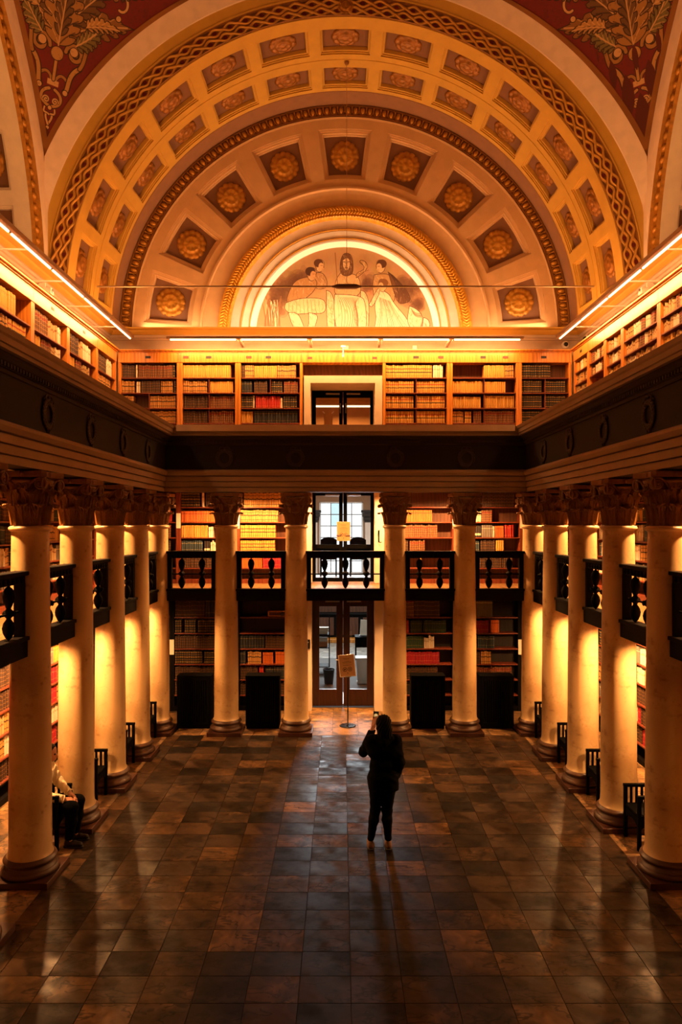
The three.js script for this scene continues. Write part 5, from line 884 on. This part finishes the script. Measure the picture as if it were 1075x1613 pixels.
{ // things in the hall seen through the lower door
  const b = thing('waste_bin', 'black waste bin behind the left leaf of the lower door', 'bin', [-0.40, 0.005, -18.15]); mesh('bucket', lathe([[.001, .004], [.105, .004], [.11, .02], [.145, .37], [.152, .385], [.146, .392], [.136, .37], [.10, .02], [.001, .015]], 24), mat.black, b); mesh('rim', new THREE.TorusGeometry(.149, .009, 6, 24).rotateX(Math.PI / 2).translate(0, .385, 0), mat.black, b);
  const w = thing('paper_bin', 'white bin behind the right leaf of the lower door', 'bin', [0.47, 0.005, -18.3]); mesh('bucket', [RB(-.15, .15, 0, .05, -.12, .12, .01), (() => { const g = new THREE.CylinderGeometry(.235, .19, .62, 4, 1); g.rotateY(Math.PI / 4); g.translate(0, .33, 0); return g; })()], mat.white, w); mesh('lid', RB(-.19, .19, .64, .67, -.19, .19, .01), mat.white, w);
  const t = thing('book_trolley', 'narrow trolley stacked with papers and boxes behind the lower door', 'trolley', [-0.62, 0.005, -19.6]);
  for (const y of [.18, .70, 1.05]) mesh('tray', RB(-.2, .22, y, y + .025, -.25, .25, .006), mat.woodDark, t); for (const x of [-.19, .21]) for (const z of [-.24, .24]) { mesh('post', rod([x, .06, z], [x, 1.5, z], .012, 8), mat.iron, t); const k = new THREE.TorusGeometry(.03, .014, 6, 12); k.translate(x, .045, z); mesh('wheel', k, mat.black, t); }
  const bx = [[.725, .14, 0xb87a48, 'small brown carton on the trolley tray'], [.87, .10, 0xc9c2b4, 'grey carton on top of the brown carton']]; for (const [y, h, c, l] of bx) { const q = thing('carton', l, 'box', [-0.60, y + .006, -19.55]); mesh('body', RB(-.14, .14, 0, h, -.1, .1, .004), M({ color: c, roughness: .8 }), q); mesh('flap_line', RB(-.141, .141, h * .62, h * .66, -.101, .101, .001), M({ color: 0x6a4a30, roughness: .8 }), q); }
  for (let i = 0; i < 3; i++) { const q = thing('paper_stack', ['lowest', 'middle', 'upper'][i] + ' pale paper stack on the top tray of the trolley', 'papers', [-0.60 + i * .015, 1.082 + i * .062, -19.55]); for (let k = 0; k < 3; k++) mesh('sheaf', RB(-.15 + k * .006, .14 + k * .008, k * .018, k * .018 + .015, -.1, .1, .002), mat.paper, q); }
  const s = thing('service_counter', 'long dark wooden counter at the back of the hall behind the lower door', 'counter', [0.2, 0, -25.2]); mesh('body', metres(RB(-2.2, 2.2, .12, .9, -.3, .3, .01)), mat.woodDark, s); mesh('base_step', metres(RB(-2.3, 2.3, 0, .12, -.35, .75, .01)), mat.wood, s); mesh('top', metres(RB(-2.25, 2.25, .9, .95, -.35, .35, .01)), mat.woodDark, s); for (let i = 0; i < 5; i++) mesh('panel', metres(RB(-2.1 + i * .86, -1.4 + i * .86, .2, .82, .3, .315, .006)), mat.woodBack, s);
  const u = thing('pin_board', 'warm brown wooden back board standing on the counter', 'board', [0.2, .95, -25.35]); mesh('board', metres(RB(-2, 2, 0, 1.2, -.05, 0, .006)), mat.woodBack, u); mesh('frame', [metres(RB(-2.04, 2.04, 1.2, 1.25, -.06, .02, .006))], mat.woodDark, u);
  const v = thing('paper_sheet', 'tall pale sheet in a holder on a small desk behind the lower door', 'sheet', [0.60, .702, -21.6]); mesh('sheet', RB(-.12, .1, .01, .48, -.004, .004, .002).rotateZ(-.06), mat.paper, v); mesh('holder', RB(-.14, .13, 0, .02, -.05, .05, .004), mat.steel, v);
  const dsk = thing('small_desk', 'small dark desk behind the right leaf of the lower door', 'desk', [0.78, 0.005, -21.6]); mesh('desk_top', RB(-.45, .5, .66, .695, -.25, .25, .006), mat.ebony, dsk); mesh('side_panel', [RB(-.44, -.40, 0, .66, -.22, .22, .004)], mat.ebony, dsk); mesh('side_panel', [RB(.45, .49, 0, .66, -.22, .22, .004)], mat.ebony, dsk); mesh('back_board', RB(-.4, .45, .3, .66, -.21, -.19, .003), mat.ebony, dsk);
}
// room behind the upper door
struct('wall_upper_room', [metres(B(-2.6, -2.4, 5.74, 8.3, -16.6, -20.2)), metres(B(2.4, 2.6, 5.74, 8.3, -16.6, -20.2)), metres(B(-2.6, 2.6, 5.74, 8.3, -20.2, -20.4)), metres(B(-2.6, -.76, 5.74, 8.3, -16.2, -16.6)), metres(B(.68, 2.6, 5.74, 8.3, -16.2, -16.6)), metres(B(-.76, .68, 7.36, 8.3, -16.53, -16.62))], mat.sand, 'warm walls of the room behind the upper door');
struct('ceiling_upper_room', [metres(B(-2.6, 2.6, 8.3, 8.4, -16.62, -20.4))], mat.sand, 'ceiling of the room behind the upper door');
struct('trim_6', [metres(B(-2.4, 2.4, 7.55, 7.68, -20.1, -20.2)), metres(B(-2.4, 2.4, 6.62, 6.68, -20.14, -20.2)), metres(B(-2.4, 2.4, 7.80, 7.86, -20.06, -20.2))], mat.ochre, 'mouldings on the back wall of the upper room');
{ const t = thing('light_tube', 'horizontal light tube in the room behind the upper door', 'lamp', [0, 7.27, -19.2]); mesh('tube', rod([-.8, 0, 0], [.8, 0, 0], .022, 10), mat.tube, t); mesh('housing', RB(-.85, .85, .02, .06, -.04, .04, .006), mat.white, t); for (const x of [-.6, .6]) mesh('hanger', rod([x, .06, 0], [x, 1.03, 0], .005, 6), mat.steel, t);
  const n = thing('notice', 'pale notice taped by its corners inside the upper door', 'notice', [-0.385, 6.52, -16.583]); mesh('sheet', B(-.10, .10, -.17, .17, -.002, .002), M({ color: 0xb08a66, roughness: .9 }), n); for (const [a, b] of [[-1, -1], [1, -1], [-1, 1], [1, 1]]) { const g = RB(-.035, .035, -.012, .012, .0021, .004, .0008); g.rotateZ(a * b * .75); g.translate(a * .105, b * .175, 0); mesh('tape', g, mat.white, n); } }

// ---------------------------------------------------------------- notices
const noticeMat = M({ color: 0xb08c62, map: noticeTex(), roughness: .8 });
{
  const t = thing('notice', 'paper notice with two round symbols fixed to the middle door', 'notice', [-0.03, 3.93, -15.94]); mesh('card', RB(-.15, .15, -.215, .215, -.006, 0, .002), mat.paper, t); const p = new THREE.PlaneGeometry(.295, .42); p.translate(0, 0, .0012); mesh('print', prep(p), noticeMat, t);
  const s = thing('notice_stand', 'slim black stand with a round foot holding a tilted paper notice before the door', 'stand', [0.05, 0, -14.42]);
  mesh('foot', lathe([[.001, 0], [.168, 0], [.17, .008], [.15, .018], [.03, .026], [.014, .05], [.001, .05]], 32), M({ color: 0x1c1a18, roughness: .25, metalness: .5 }), s); mesh('pole', rod([0, .04, 0], [0, 1.14, 0], .0125, 10), mat.black, s);
  const h = mesh('holder', [RB(-.165, .165, -.225, .225, -.012, -.002, .003)], mat.white, s); h.position.set(-.015, 1.235, .06); h.rotation.set(-.38, 0, .09); const q = new THREE.PlaneGeometry(.30, .42); q.translate(0, 0, .0002); mesh('print', prep(q), noticeMat, h); mesh('clip', RB(-.06, .06, -.235, -.215, -.004, .01, .003), mat.steel, h);
  const i = thing('wall_intercom', 'dark switch box on the left jamb of the lower door', 'switch', [-0.80, 1.47, -15.549]); mesh('case', RB(-.035, .035, -.10, .10, 0, .03, .006), mat.black, i); mesh('button', lathe([[.001, 0], [.012, 0], [.012, .006], [.001, .007]], 10).rotateX(Math.PI / 2).translate(0, .04, .031), mat.steel, i);
  const b = thing('wall_hook', 'dark upright bracket on the right jamb of the middle door', 'bracket', [0.74, 3.82, -15.549]); mesh('plate', RB(-.015, .015, -.13, .14, 0, .012, .003), mat.iron, b); mesh('hook', [tube([[0, .12, .01], [0, .13, .06], [0, .10, .075]], .01, 8, 6), tube([[0, -.11, .01], [0.03, -.125, .05], [.06, -.12, .055]], .01, 8, 6)], mat.iron, b);
}

for (const [x, y, l] of [[-3.655, 4.0, 'second upright of the middle gallery shelves, left'], [-2.36, 4.0, 'upright between the two left middle gallery bays'], [2.41, 4.0, 'upright between the two right middle gallery bays'], [3.885, 4.0, 'outer right upright of the middle gallery shelves'], [-3.80, 1.23, 'outer left upright of the ground floor shelves'], [3.85, 1.23, 'outer right upright of the ground floor shelves']]) {
  const t = thing('shelf_card', 'tall pale card fixed to the ' + l, 'card', [x, y, -15.597]); mesh('card', RB(-.048, .048, 0, .33, -.001, .004, .001), mat.paper, t); mesh('pin', lathe([[.001, .006], [.006, .004], [.007, 0], [.001, 0]], 8).rotateX(Math.PI / 2).translate(0, .31, .004), mat.steel, t);
}

// ---------------------------------------------------------------- black cabinets between the far columns
function cabinet(label, x) {
  const t = thing('cabinet', label, 'cabinet', [x, 0, -14.38]), w = .345, d = .165, H = 1.06;
  mesh('top', metres(RB(-w, w, H - .035, H, -d, d, .006)), mat.ebony, t); mesh('plinth', metres(B(-w + .02, w - .02, 0, .06, -d + .01, d - .012)), mat.ebony, t); mesh('side_panel', metres(RB(-w + .004, -w + .03, .06, H - .036, -d + .004, d - .004, .004)), mat.ebony, t); mesh('side_panel', metres(RB(w - .03, w - .004, .06, H - .036, -d + .004, d - .004, .004)), mat.ebony, t); mesh('back_panel', metres(B(-w + .031, w - .031, .061, H - .037, -d + .006, -d + .02)), mat.ebony, t);
  const f = mesh('front_frame', [metres(RB(-w + .031, -w + .075, .062, H - .037, d - .03, d - .006, .004)), metres(RB(w - .075, w - .031, .062, H - .037, d - .03, d - .006, .004)), metres(RB(-w + .075, w - .075, .062, .12, d - .03, d - .006, .004)), metres(RB(-w + .075, w - .075, H - .10, H - .037, d - .03, d - .006, .004))], mat.ebony, t);
  for (let i = 0; i < 13; i++) { const a = -w + .085 + i * (2 * w - .17) / 12; mesh('slat', RB(a - .012, a + .012, .121, H - .101, d - .034, d - .014, .003), mat.ebony, f); }
  mesh('backing', B(-w + .031, w - .031, .062, H - .038, d - .06, d - .05), mat.black, t);
}
cabinet('black slatted cabinet between the far left corner column and the next column', -3.03); cabinet('black slatted cabinet left of the doorway, nearer to the door', -1.657); cabinet('black slatted cabinet right of the doorway, nearer to the door', 1.657); cabinet('black slatted cabinet between the far right corner column and the next column', 3.03);

// ---------------------------------------------------------------- armchairs with slatted sides
function makeChair() {
  const t = thing('armchair', '', 'chair', [0, 0, 0], 0, 'dark slatted armchairs along the columns'), a = .25, b = .215, H = .69, L = .022;
  for (const x of [-a, a]) for (const z of [-b, b]) mesh('leg', RB(x - L, x + L, 0, H - .04, z - L, z + L, .004), mat.ebony, t);
  mesh('seat', [RB(-a + L, a + .01, .405, .445, -b + L, b - L, .012)], mat.ebony, t);
  const apron = (len, turn, px, pz) => { const s = new THREE.Shape(), h = len / 2; s.moveTo(-h, .40); s.lineTo(h, .40); s.lineTo(h, .27); s.quadraticCurveTo(h * .55, .335, 0, .335); s.quadraticCurveTo(-h * .55, .335, -h, .27); s.closePath(); const g = new THREE.ExtrudeGeometry(s, { depth: .018, bevelEnabled: false }); g.translate(0, 0, -.009); g.rotateY(turn); g.translate(px, 0, pz); return g; };
  mesh('apron', [apron(2 * a - 2 * L, 0, 0, b), apron(2 * a - 2 * L, 0, 0, -b), apron(2 * b - 2 * L, Math.PI / 2, -a, 0), apron(2 * b - 2 * L, Math.PI / 2, a, 0)], mat.ebony, t);
  for (const z of [-b, b]) { const p = mesh('arm', [RB(-a - L - .004, a + L + .004, H - .04, H, z - L - .004, z + L + .004, .006), RB(-a + L, a - L, .40, .44, z - .012, z + .012, .003)], mat.ebony, t); for (let i = 0; i < 6; i++) { const x = -a + .075 + i * (2 * a - .15) / 5; mesh('slat', RB(x - .017, x + .017, .44, H - .039, z - .008, z + .008, .003), mat.ebony, p); } }
  const p = mesh('backrest', [RB(-a - L, -a + L, H - .04, H, -b + L, b - L, .006), RB(-a - .012, -a + .012, .40, .44, -b + L, b - L, .003)], mat.ebony, t); for (let i = 0; i < 5; i++) { const z = -b + .07 + i * (2 * b - .14) / 4; mesh('slat', RB(-a - .008, -a + .008, .44, H - .039, z - .017, z + .017, .003), mat.ebony, p); }
  return t;
}
const chair0 = makeChair();
{
  const n = ['nearest the viewer', 'second from the viewer', 'third from the viewer', 'farthest from the viewer']; let first = true;
  for (const s of [-1, 1]) [9.12, 10.55, 11.98, 13.41].forEach((d, i) => { const l = `dark slatted armchair between the ${s < 0 ? 'left' : 'right'} columns, ${n[i]}` + (s < 0 && i === 0 ? ', with a seated person' : ''), pos = [s * 3.90, 0, -d], turn = s < 0 ? 0 : Math.PI; if (first) { chair0.position.set(...pos); chair0.userData.label = l; first = false; } else clone(chair0, l, pos, turn); });
}

// ---------------------------------------------------------------- people
const smin = (a, b, k) => { const h = Math.max(k - Math.abs(a - b), 0) / k; return Math.min(a, b) - h * h * k * 0.25; };
// bones: [ax, ay, az, ra, bx, by, bz, rb]; a capsule field meshed with marching cubes; cut(x, y, z) > 0 removes
function blob(bones, cell, k = 0.035, cut = null, ripple = null) {
  const lo = [1e9, 1e9, 1e9], hi = [-1e9, -1e9, -1e9];
  for (const b of bones) for (let i = 0; i < 3; i++) { lo[i] = Math.min(lo[i], b[i] - b[3], b[4 + i] - b[7]); hi[i] = Math.max(hi[i], b[i] + b[3], b[4 + i] + b[7]); }
  const size = Math.max(...hi.map((h, i) => h - lo[i])) + 8 * cell, n = Math.min(190, Math.ceil(size / cell)), c = hi.map((h, i) => (h + lo[i]) / 2), half = size / 2;
  const mc = new MarchingCubes(n, new THREE.MeshBasicMaterial(), false, false, 400000); mc.isolation = 0;
  const bb = bones.map(b => { const d = [b[4] - b[0], b[5] - b[1], b[6] - b[2]]; return [...b, ...d, 1 / Math.max(1e-9, d[0] * d[0] + d[1] * d[1] + d[2] * d[2])]; });
  const f = mc.field; let q = 0;
  for (let z = 0; z < n; z++) for (let y = 0; y < n; y++) for (let x = 0; x < n; x++, q++) {
    const h = n / 2, X = c[0] + (x - h) / h * half, Y = c[1] + (y - h) / h * half, Z = c[2] + (z - h) / h * half; let d = 1;
    for (const b of bb) { const px = X - b[0], py = Y - b[1], pz = Z - b[2]; let t = (px * b[8] + py * b[9] + pz * b[10]) * b[11]; t = t < 0 ? 0 : t > 1 ? 1 : t; const ex = px - t * b[8], ey = py - t * b[9], ez = pz - t * b[10]; const e = Math.sqrt(ex * ex + ey * ey + ez * ez) - (b[3] + (b[7] - b[3]) * t); if (e < d + k) d = smin(d, e, k); }
    if (ripple && d < .04) d += ripple(X, Y, Z); if (cut) d = Math.max(d, cut(X, Y, Z)); f[q] = -d;
  }
  mc.update(); const m = mc.count, p = new Float32Array(m * 3);
  for (let i = 0; i < m; i++) for (let a = 0; a < 3; a++) p[i * 3 + a] = c[a] + mc.positionArray[i * 3 + a] * half;
  let g = new THREE.BufferGeometry(); g.setAttribute('position', new THREE.BufferAttribute(p, 3)); g = mergeVertices(g, 1e-5);
  const r = g.index.array, P3 = g.attributes.position;                        // outward faces
  let vol = 0; for (let i = 0; i < r.length; i += 3) { const [a, b2, c2] = [r[i], r[i + 1], r[i + 2]].map(k2 => new THREE.Vector3().fromBufferAttribute(P3, k2)); vol += a.dot(b2.cross(c2)); }
  if (vol < 0) for (let i = 0; i < r.length; i += 3) { const t = r[i + 1]; r[i + 1] = r[i + 2]; r[i + 2] = t; }
  g.computeVertexNormals(); return metres(g);
}
// a hand: wrist at w, fingers towards dir, palm facing nrm, thumb on the side of thumb; curl bends the fingers towards the palm
function handBones(w, dir, nrm, side, curl) {
  const D = new THREE.Vector3(...dir).normalize(), N = new THREE.Vector3(...nrm).normalize(), S = new THREE.Vector3().crossVectors(D, N).multiplyScalar(side).normalize(), W = new THREE.Vector3(...w), out = [];
  const at = (a, b, c) => W.clone().addScaledVector(D, a).addScaledVector(S, b).addScaledVector(N, c), bone = (p, rp, q, rq) => out.push([p.x, p.y, p.z, rp, q.x, q.y, q.z, rq]);
  for (let i = 0; i < 4; i++) { const b = (i - 1.5) * .019; bone(at(.005, b * .6, 0), .015, at(.085, b, 0), .0115);
    const len = [.040, .045, .042, .032][i]; let p = at(.085, b, 0), ang = curl * (.5 + .06 * i); for (let j = 0; j < 3; j++) { const l = len * [1, .7, .55][j], q = p.clone().addScaledVector(D, Math.cos(ang) * l).addScaledVector(N, Math.sin(ang) * l).addScaledVector(S, (i - 1.5) * .0016); bone(p, .0088 - j * .0008, q, .0080 - j * .0009); p = q; ang += curl * (.75 - .1 * j); } }
  let p = at(.02, -.03, .006), q = at(.055, -.05, .018), r = at(.082, -.052, .032 + .01 * curl); bone(p, .014, q, .0105); bone(q, .0102, r, .0085); return out;
}
const cloth = (f1, f2, a) => (x, y, z) => a * Math.sin(f1 * x + 3 * Math.sin(f2 * y)) * Math.sin(f2 * y + 2 * Math.sin(f1 * z) + 11 * x);
function faceParts(c, dir, r, hairCol, parent) {                              // eyes and mouth on a head centred at c looking along dir
  const D = new THREE.Vector3(...dir).normalize(), U = new THREE.Vector3(0, 1, 0).addScaledVector(D, -D.y).normalize(), S = new THREE.Vector3().crossVectors(D, U), q = (a, b, d) => new THREE.Vector3(...c).addScaledVector(S, a).addScaledVector(U, b).addScaledVector(D, d);
  const eyes = []; for (const s of [-1, 1]) { const e = new THREE.SphereGeometry(.0125, 10, 8); const p = q(s * .031, .012, r - .008); e.translate(p.x, p.y, p.z); eyes.push(e); } mesh('eyes', eyes, M({ color: 0x2a1c14, roughness: .2 }), parent);
  const m = new THREE.SphereGeometry(1, 10, 6); m.scale(.024, .006, .008); m.applyMatrix4(new THREE.Matrix4().makeBasis(S, U, D)); const p = q(0, -.052, r - .004); m.translate(p.x, p.y, p.z); mesh('mouth', m, M({ color: 0x8a4a3c, roughness: .5 }), parent);
}
const darkCoat = new THREE.MeshPhysicalMaterial({ color: 0x040506, roughness: .9, specularIntensity: .15, bumpMap: plasterBump, bumpScale: .002 }), darkTrousers = new THREE.MeshPhysicalMaterial({ color: 0x030405, roughness: .9, specularIntensity: .15 }), hairMat = new THREE.MeshPhysicalMaterial({ color: 0x0a0706, map: woodTex, roughness: .7, specularIntensity: .2 });
{ // woman standing with her back to the viewer, taking a picture with a phone
  const t = thing('person', 'woman standing on the floor, back turned, dark coat and trousers, raising a phone', 'person', [0.397, 0, -9.0]);
  const hc = [.055, 1.555, -.015], wristL = [-.060, 1.44, -.315], elbowL = [-.195, 1.165, -.155], shL = [-.105, 1.355, .0], shR = [.212, 1.355, 0], elbowR = [.262, 1.085, .03], wristR = [.222, .86, -.07];
  const legs = (g, hem) => [[-.035, .83, 0, .092 + g, -.052, .46, -.012, .056 + g], [-.052, .46, -.012, .056 + g, -.070, .36, .008, .056 + g], [-.070, .36, .008, .056 + g, -.108, hem, .022, .038 + g], [.125, .83, 0, .092 + g, .100, .46, -.012, .056 + g], [.100, .46, -.012, .056 + g, .098, .36, .008, .056 + g], [.098, .36, .008, .056 + g, .112, hem, .022, .038 + g]];
  const torso = g => [[-.02, .90, 0, .105 + g, .11, .90, 0, .105 + g], [-.005, 1.05, -.005, .098 + g, .105, 1.05, -.005, .098 + g], [-.03, 1.24, 0, .105 + g, .14, 1.24, 0, .105 + g], [-.085, 1.345, 0, .062 + g, .195, 1.345, 0, .062 + g], [.055, 1.34, 0, .07 + g, .055, 1.40, -.005, .056 + g]];
  const arms = g => [[...shL, .050 + g, ...elbowL, .040 + g], [...elbowL, .040 + g, ...wristL, .028 + g], [...shR, .050 + g, ...elbowR, .041 + g], [...elbowR, .041 + g, ...wristR, .028 + g]];
  const head = [[hc[0], hc[1] + .03, hc[2], .083, hc[0], hc[1] - .05, hc[2] - .022, .062], [hc[0], hc[1] + .035, hc[2] + .02, .082, hc[0], hc[1] + .02, hc[2], .08], [hc[0], hc[1] - .01, hc[2] - .080, .012, hc[0], hc[1] - .03, hc[2] - .098, .013], [hc[0] - .082, hc[1] + .012, hc[2] + .005, .016, hc[0] - .084, hc[1] - .016, hc[2], .012], [hc[0] + .082, hc[1] + .012, hc[2] + .005, .016, hc[0] + .084, hc[1] - .016, hc[2], .012], [.055, 1.38, 0, .054, hc[0], hc[1] - .07, hc[2] + .008, .052]];
  const body = blob([...torso(-.022), ...arms(-.016), ...legs(-.018, .07), ...[-.108, .112].map(x => [x, .055, .025, .034, x - (x < 0 ? .012 : -.012), .035, -.12, .028])], .013, .03);
  const headG = blob(head, .006, .022), hL = blob([...handBones(wristL, [.12, .5, -.25], [.6, -.1, -.5], -1, .75), [...wristL, .026, wristL[0] - .03, wristL[1] - .06, wristL[2] + .035, .026]], .0042, .010), hR = blob([...handBones(wristR, [-.15, -1, -.15], [-1, .1, -.1], 1, .6), [...wristR, .026, wristR[0] + .01, wristR[1] + .06, wristR[2] + .03, .027]], .0042, .010);
  mesh('body', [body, headG, hL, hR], mat.skin, t); faceParts(hc, [0, -.03, -1], .088, 0, t);
  const skirt = [[-.015, .86, 0, .128, .125, .86, 0, .128], [-.01, .78, -.005, .130, .12, .78, -.005, .130], [-.005, .70, -.005, .128, .115, .70, -.005, .128]];
  mesh('coat', blob([...torso(.022), ...skirt, ...arms(.018)], .010, .04, (x, y, z) => Math.max(.745 + .006 * Math.sin(x * 30) - y, (x < -.02 && z < -.2 && y > 1.2) ? (y - 1.405) : -1, x > .19 && y < .98 && z < .05 ? .885 - y : -1), cloth(26, 21, .0045)), darkCoat, t);
  mesh('hood', blob([[-.03, 1.395, .045, .05, .055, 1.36, .085, .055], [.055, 1.36, .085, .055, .14, 1.395, .045, .05]], .009, .03), darkCoat, t);
  mesh('trousers', blob(legs(.006, .13), .010, .03, (x, y) => Math.max(.105 - y, y - .9), cloth(34, 26, .003)), darkTrousers, t);
  for (const x of [-.108, .112]) { const f = x < 0 ? -.012 : .012; const s = mesh('shoe', blob([[x, .045, .045, .040, x + f * .3, .042, -.06, .040], [x + f * .3, .042, -.06, .040, x + f, .036, -.15, .034], [x, .08, .035, .036, x, .05, .03, .042]], .007, .02, (a, y) => Math.max(.018 - y, y - .105)), M({ color: 0x6a4a36, roughness: .7 }), t); mesh('sole', blob([[x, .012, .05, .045, x + f * .3, .012, -.06, .044], [x + f * .3, .012, -.06, .044, x + f, .012, -.155, .037]], .007, .02, (a, y) => Math.max(.001 - y, y - .020)), M({ color: 0x2a2420, roughness: .8 }), s); }
  // long hair falling over the shoulders
  mesh('hair', blob([[hc[0], hc[1] + .035, hc[2] + .022, .097, hc[0], hc[1] + .02, hc[2] + .03, .095], [hc[0] - .01, hc[1] - .05, hc[2] + .045, .082, hc[0] - .02, hc[1] - .16, hc[2] + .068, .062], [hc[0] + .03, hc[1] - .05, hc[2] + .045, .078, hc[0] + .055, hc[1] - .185, hc[2] + .065, .052], [hc[0] + .05, hc[1] - .16, hc[2] + .06, .05, hc[0] + .085, hc[1] - .22, hc[2] + .04, .03]], .007, .03, (x, y, z) => (z < hc[2] - .035 - (y - hc[1]) * .45 && y < hc[1] + .085) ? .01 : -1, (x, y, z) => .0035 * Math.sin(x * 190 + 8 * Math.sin(y * 14))), hairMat, t);
}
{ // phone held up
  const cv = canvas(96, 192), x = cv.getContext('2d'); x.fillStyle = '#1a120c'; x.fillRect(0, 0, 96, 192); x.fillStyle = '#d8a860'; x.beginPath(); x.arc(48, 74, 40, Math.PI, 0); x.fill(); x.fillStyle = '#f3e0b8'; x.beginPath(); x.arc(48, 74, 16, Math.PI, 0); x.fill(); x.fillStyle = '#e0a048'; x.fillRect(6, 78, 84, 12); x.fillStyle = '#2a1a10'; x.fillRect(6, 92, 84, 14); for (let i = 0; i < 6; i++) { x.fillStyle = i === 2 || i === 3 ? '#e8e8e8' : '#b07830'; x.fillRect(12 + i * 13, 110, 6, 44); }
  const t = thing('phone', 'lit phone held up beside the standing woman’s head'.replace('’', ''), 'phone', [0.372, 1.545, -9.395]); t.rotation.set(-.12, .05, -.10); t.userData.label = 'lit phone held up by the standing woman in dark coat';
  mesh('case', RB(-.037, .037, -.075, .075, -.005, .004, .004), mat.black, t); const p = new THREE.PlaneGeometry(.068, .142); p.translate(0, 0, .0045); mesh('screen', prep(p), M({ color: 0x111111, emissive: 0xffffff, emissiveMap: canvasTex(cv), emissiveIntensity: .9 }), t);
}
{ // person seated in the nearest left armchair, half hidden by the column, bent forward
  const t = thing('person', 'person in pale top and black trousers seated behind the nearest left column', 'person', [-3.90, 0, -9.12]);
  const pel = [-.10, .53, 0], ch = [-.03, .86, 0], hc = [.07, 1.16, .0], sh = s => [-.015, .97, s * .175], el = s => [.10, .70, s * .235], wr = s => [.30, .60, s * .10], kn = s => [.40, .505, s * .11], an = s => [.36, .09, s * .10];
  const tor = g => [[pel[0], pel[1] + .02, -.07, .115 + g, pel[0], pel[1] + .02, .07, .115 + g], [-.09, .68, -.05, .11 + g, -.09, .68, .05, .11 + g], [ch[0], ch[1], -.08, .112 + g, ch[0], ch[1], .08, .112 + g], [...sh(-1), .06 + g, ...sh(1), .06 + g], [-.005, .95, 0, .075 + g, .03, 1.04, 0, .055 + g]];
  const leg = g => [-1, 1].flatMap(s => [[pel[0] + .03, .525, s * .085, .085 + g, ...kn(s), .066 + g], [...kn(s), .066 + g, kn(s)[0] - .01, .33, s * .105, .058 + g], [kn(s)[0] - .01, .33, s * .105, .058 + g, ...an(s), .042 + g]]);
  const arm = g => [-1, 1].flatMap(s => [[...sh(s), .05 + g, ...el(s), .041 + g], [...el(s), .040 + g, ...wr(s), .027 + g]]);
  const head = [[hc[0], hc[1] + .03, 0, .085, hc[0] + .03, hc[1] - .05, 0, .062], [hc[0] - .03, hc[1] + .03, 0, .083, hc[0], hc[1] + .02, 0, .08], [hc[0] + .085, hc[1] - .02, 0, .012, hc[0] + .10, hc[1] - .04, 0, .013], [hc[0], hc[1], .083, .016, hc[0], hc[1] - .03, .084, .012], [hc[0], hc[1], -.083, .016, hc[0], hc[1] - .03, -.084, .012], [.02, 1.0, 0, .055, hc[0] - .01, hc[1] - .06, 0, .052]];
  const hands = [-1, 1].map(s => blob([...handBones(wr(s), [.8, -.2, -s * .5], [-.1, -.9, -s * .4], -s, .7), [...wr(s), .026, wr(s)[0] - .06, wr(s)[1] + .02, wr(s)[2] + s * .045, .027]], .0042, .010));
  mesh('body', [blob([...tor(-.02), ...arm(-.006), ...leg(-.016), ...[-1, 1].map(s => [.35, .06, s * .10, .036, .48, .035, s * .11, .028])], .013, .03), blob(head, .006, .022), ...hands], mat.skin, t); faceParts(hc, [1, -.25, 0], .088, 0, t);
  const top = M({ color: 0xd9c8a2, roughness: .9 });
  mesh('shirt', blob([...tor(.012), ...[-1, 1].flatMap(s => [[...sh(s), .066, ...el(s), .062], [...el(s), .060, wr(s)[0] - .01, wr(s)[1] + .005, wr(s)[2] + s * .007, .046]]), [.0, .50, -.06, .10, .06, .50, .06, .10]], .010, .035, (x, y, z) => Math.max(.50 - y, y - 1.05, x - .29), (x, y, z) => .006 * Math.sin(38 * y + 4 * Math.sin(30 * x) + 9 * z)), top, t);
  mesh('cuff', [-1, 1].map(s => { const g = new THREE.TorusGeometry(.056, .010, 8, 20); g.scale(.86, .86, .86); g.lookAt(new THREE.Vector3(.20, -.10, -s * .135)); g.translate(wr(s)[0] - .015, wr(s)[1] + .008, wr(s)[2] + s * .01); return g; }), top, t);
  mesh('trousers', blob([...leg(.012), [pel[0], .53, -.07, .118, pel[0], .53, .07, .118]], .010, .035, (x, y) => Math.max(.10 - y, y - .60), cloth(28, 24, .004)), darkTrousers, t);
  for (const s of [-1, 1]) { const h = mesh('shoe', blob([[.34, .045, s * .10, .040, .42, .042, s * .105, .040], [.42, .042, s * .105, .040, .50, .036, s * .11, .035], [.345, .08, s * .10, .04, .35, .05, s * .10, .042]], .007, .02, (a, y) => Math.max(.016 - y, y - .12)), mat.black, t); mesh('sole', blob([[.335, .012, s * .10, .045, .42, .012, s * .105, .044], [.42, .012, s * .105, .044, .51, .012, s * .11, .038]], .007, .02, (a, y) => Math.max(.001 - y, y - .019)), M({ color: 0x2a2622, roughness: .8 }), h); }
  mesh('hair', blob([[hc[0] - .03, hc[1] + .035, 0, .098, hc[0], hc[1] + .03, 0, .092], [hc[0] - .06, hc[1] - .02, 0, .07, hc[0] - .06, hc[1] - .06, 0, .05]], .007, .03, (x, y) => (x > hc[0] + .035 + (y - hc[1]) * .5 && y < hc[1] + .09) ? .01 : -1, (x, y, z) => .003 * Math.sin(z * 180 + 6 * Math.sin(y * 18))), hairMat, t);
}

renderer.render(scene, camera);
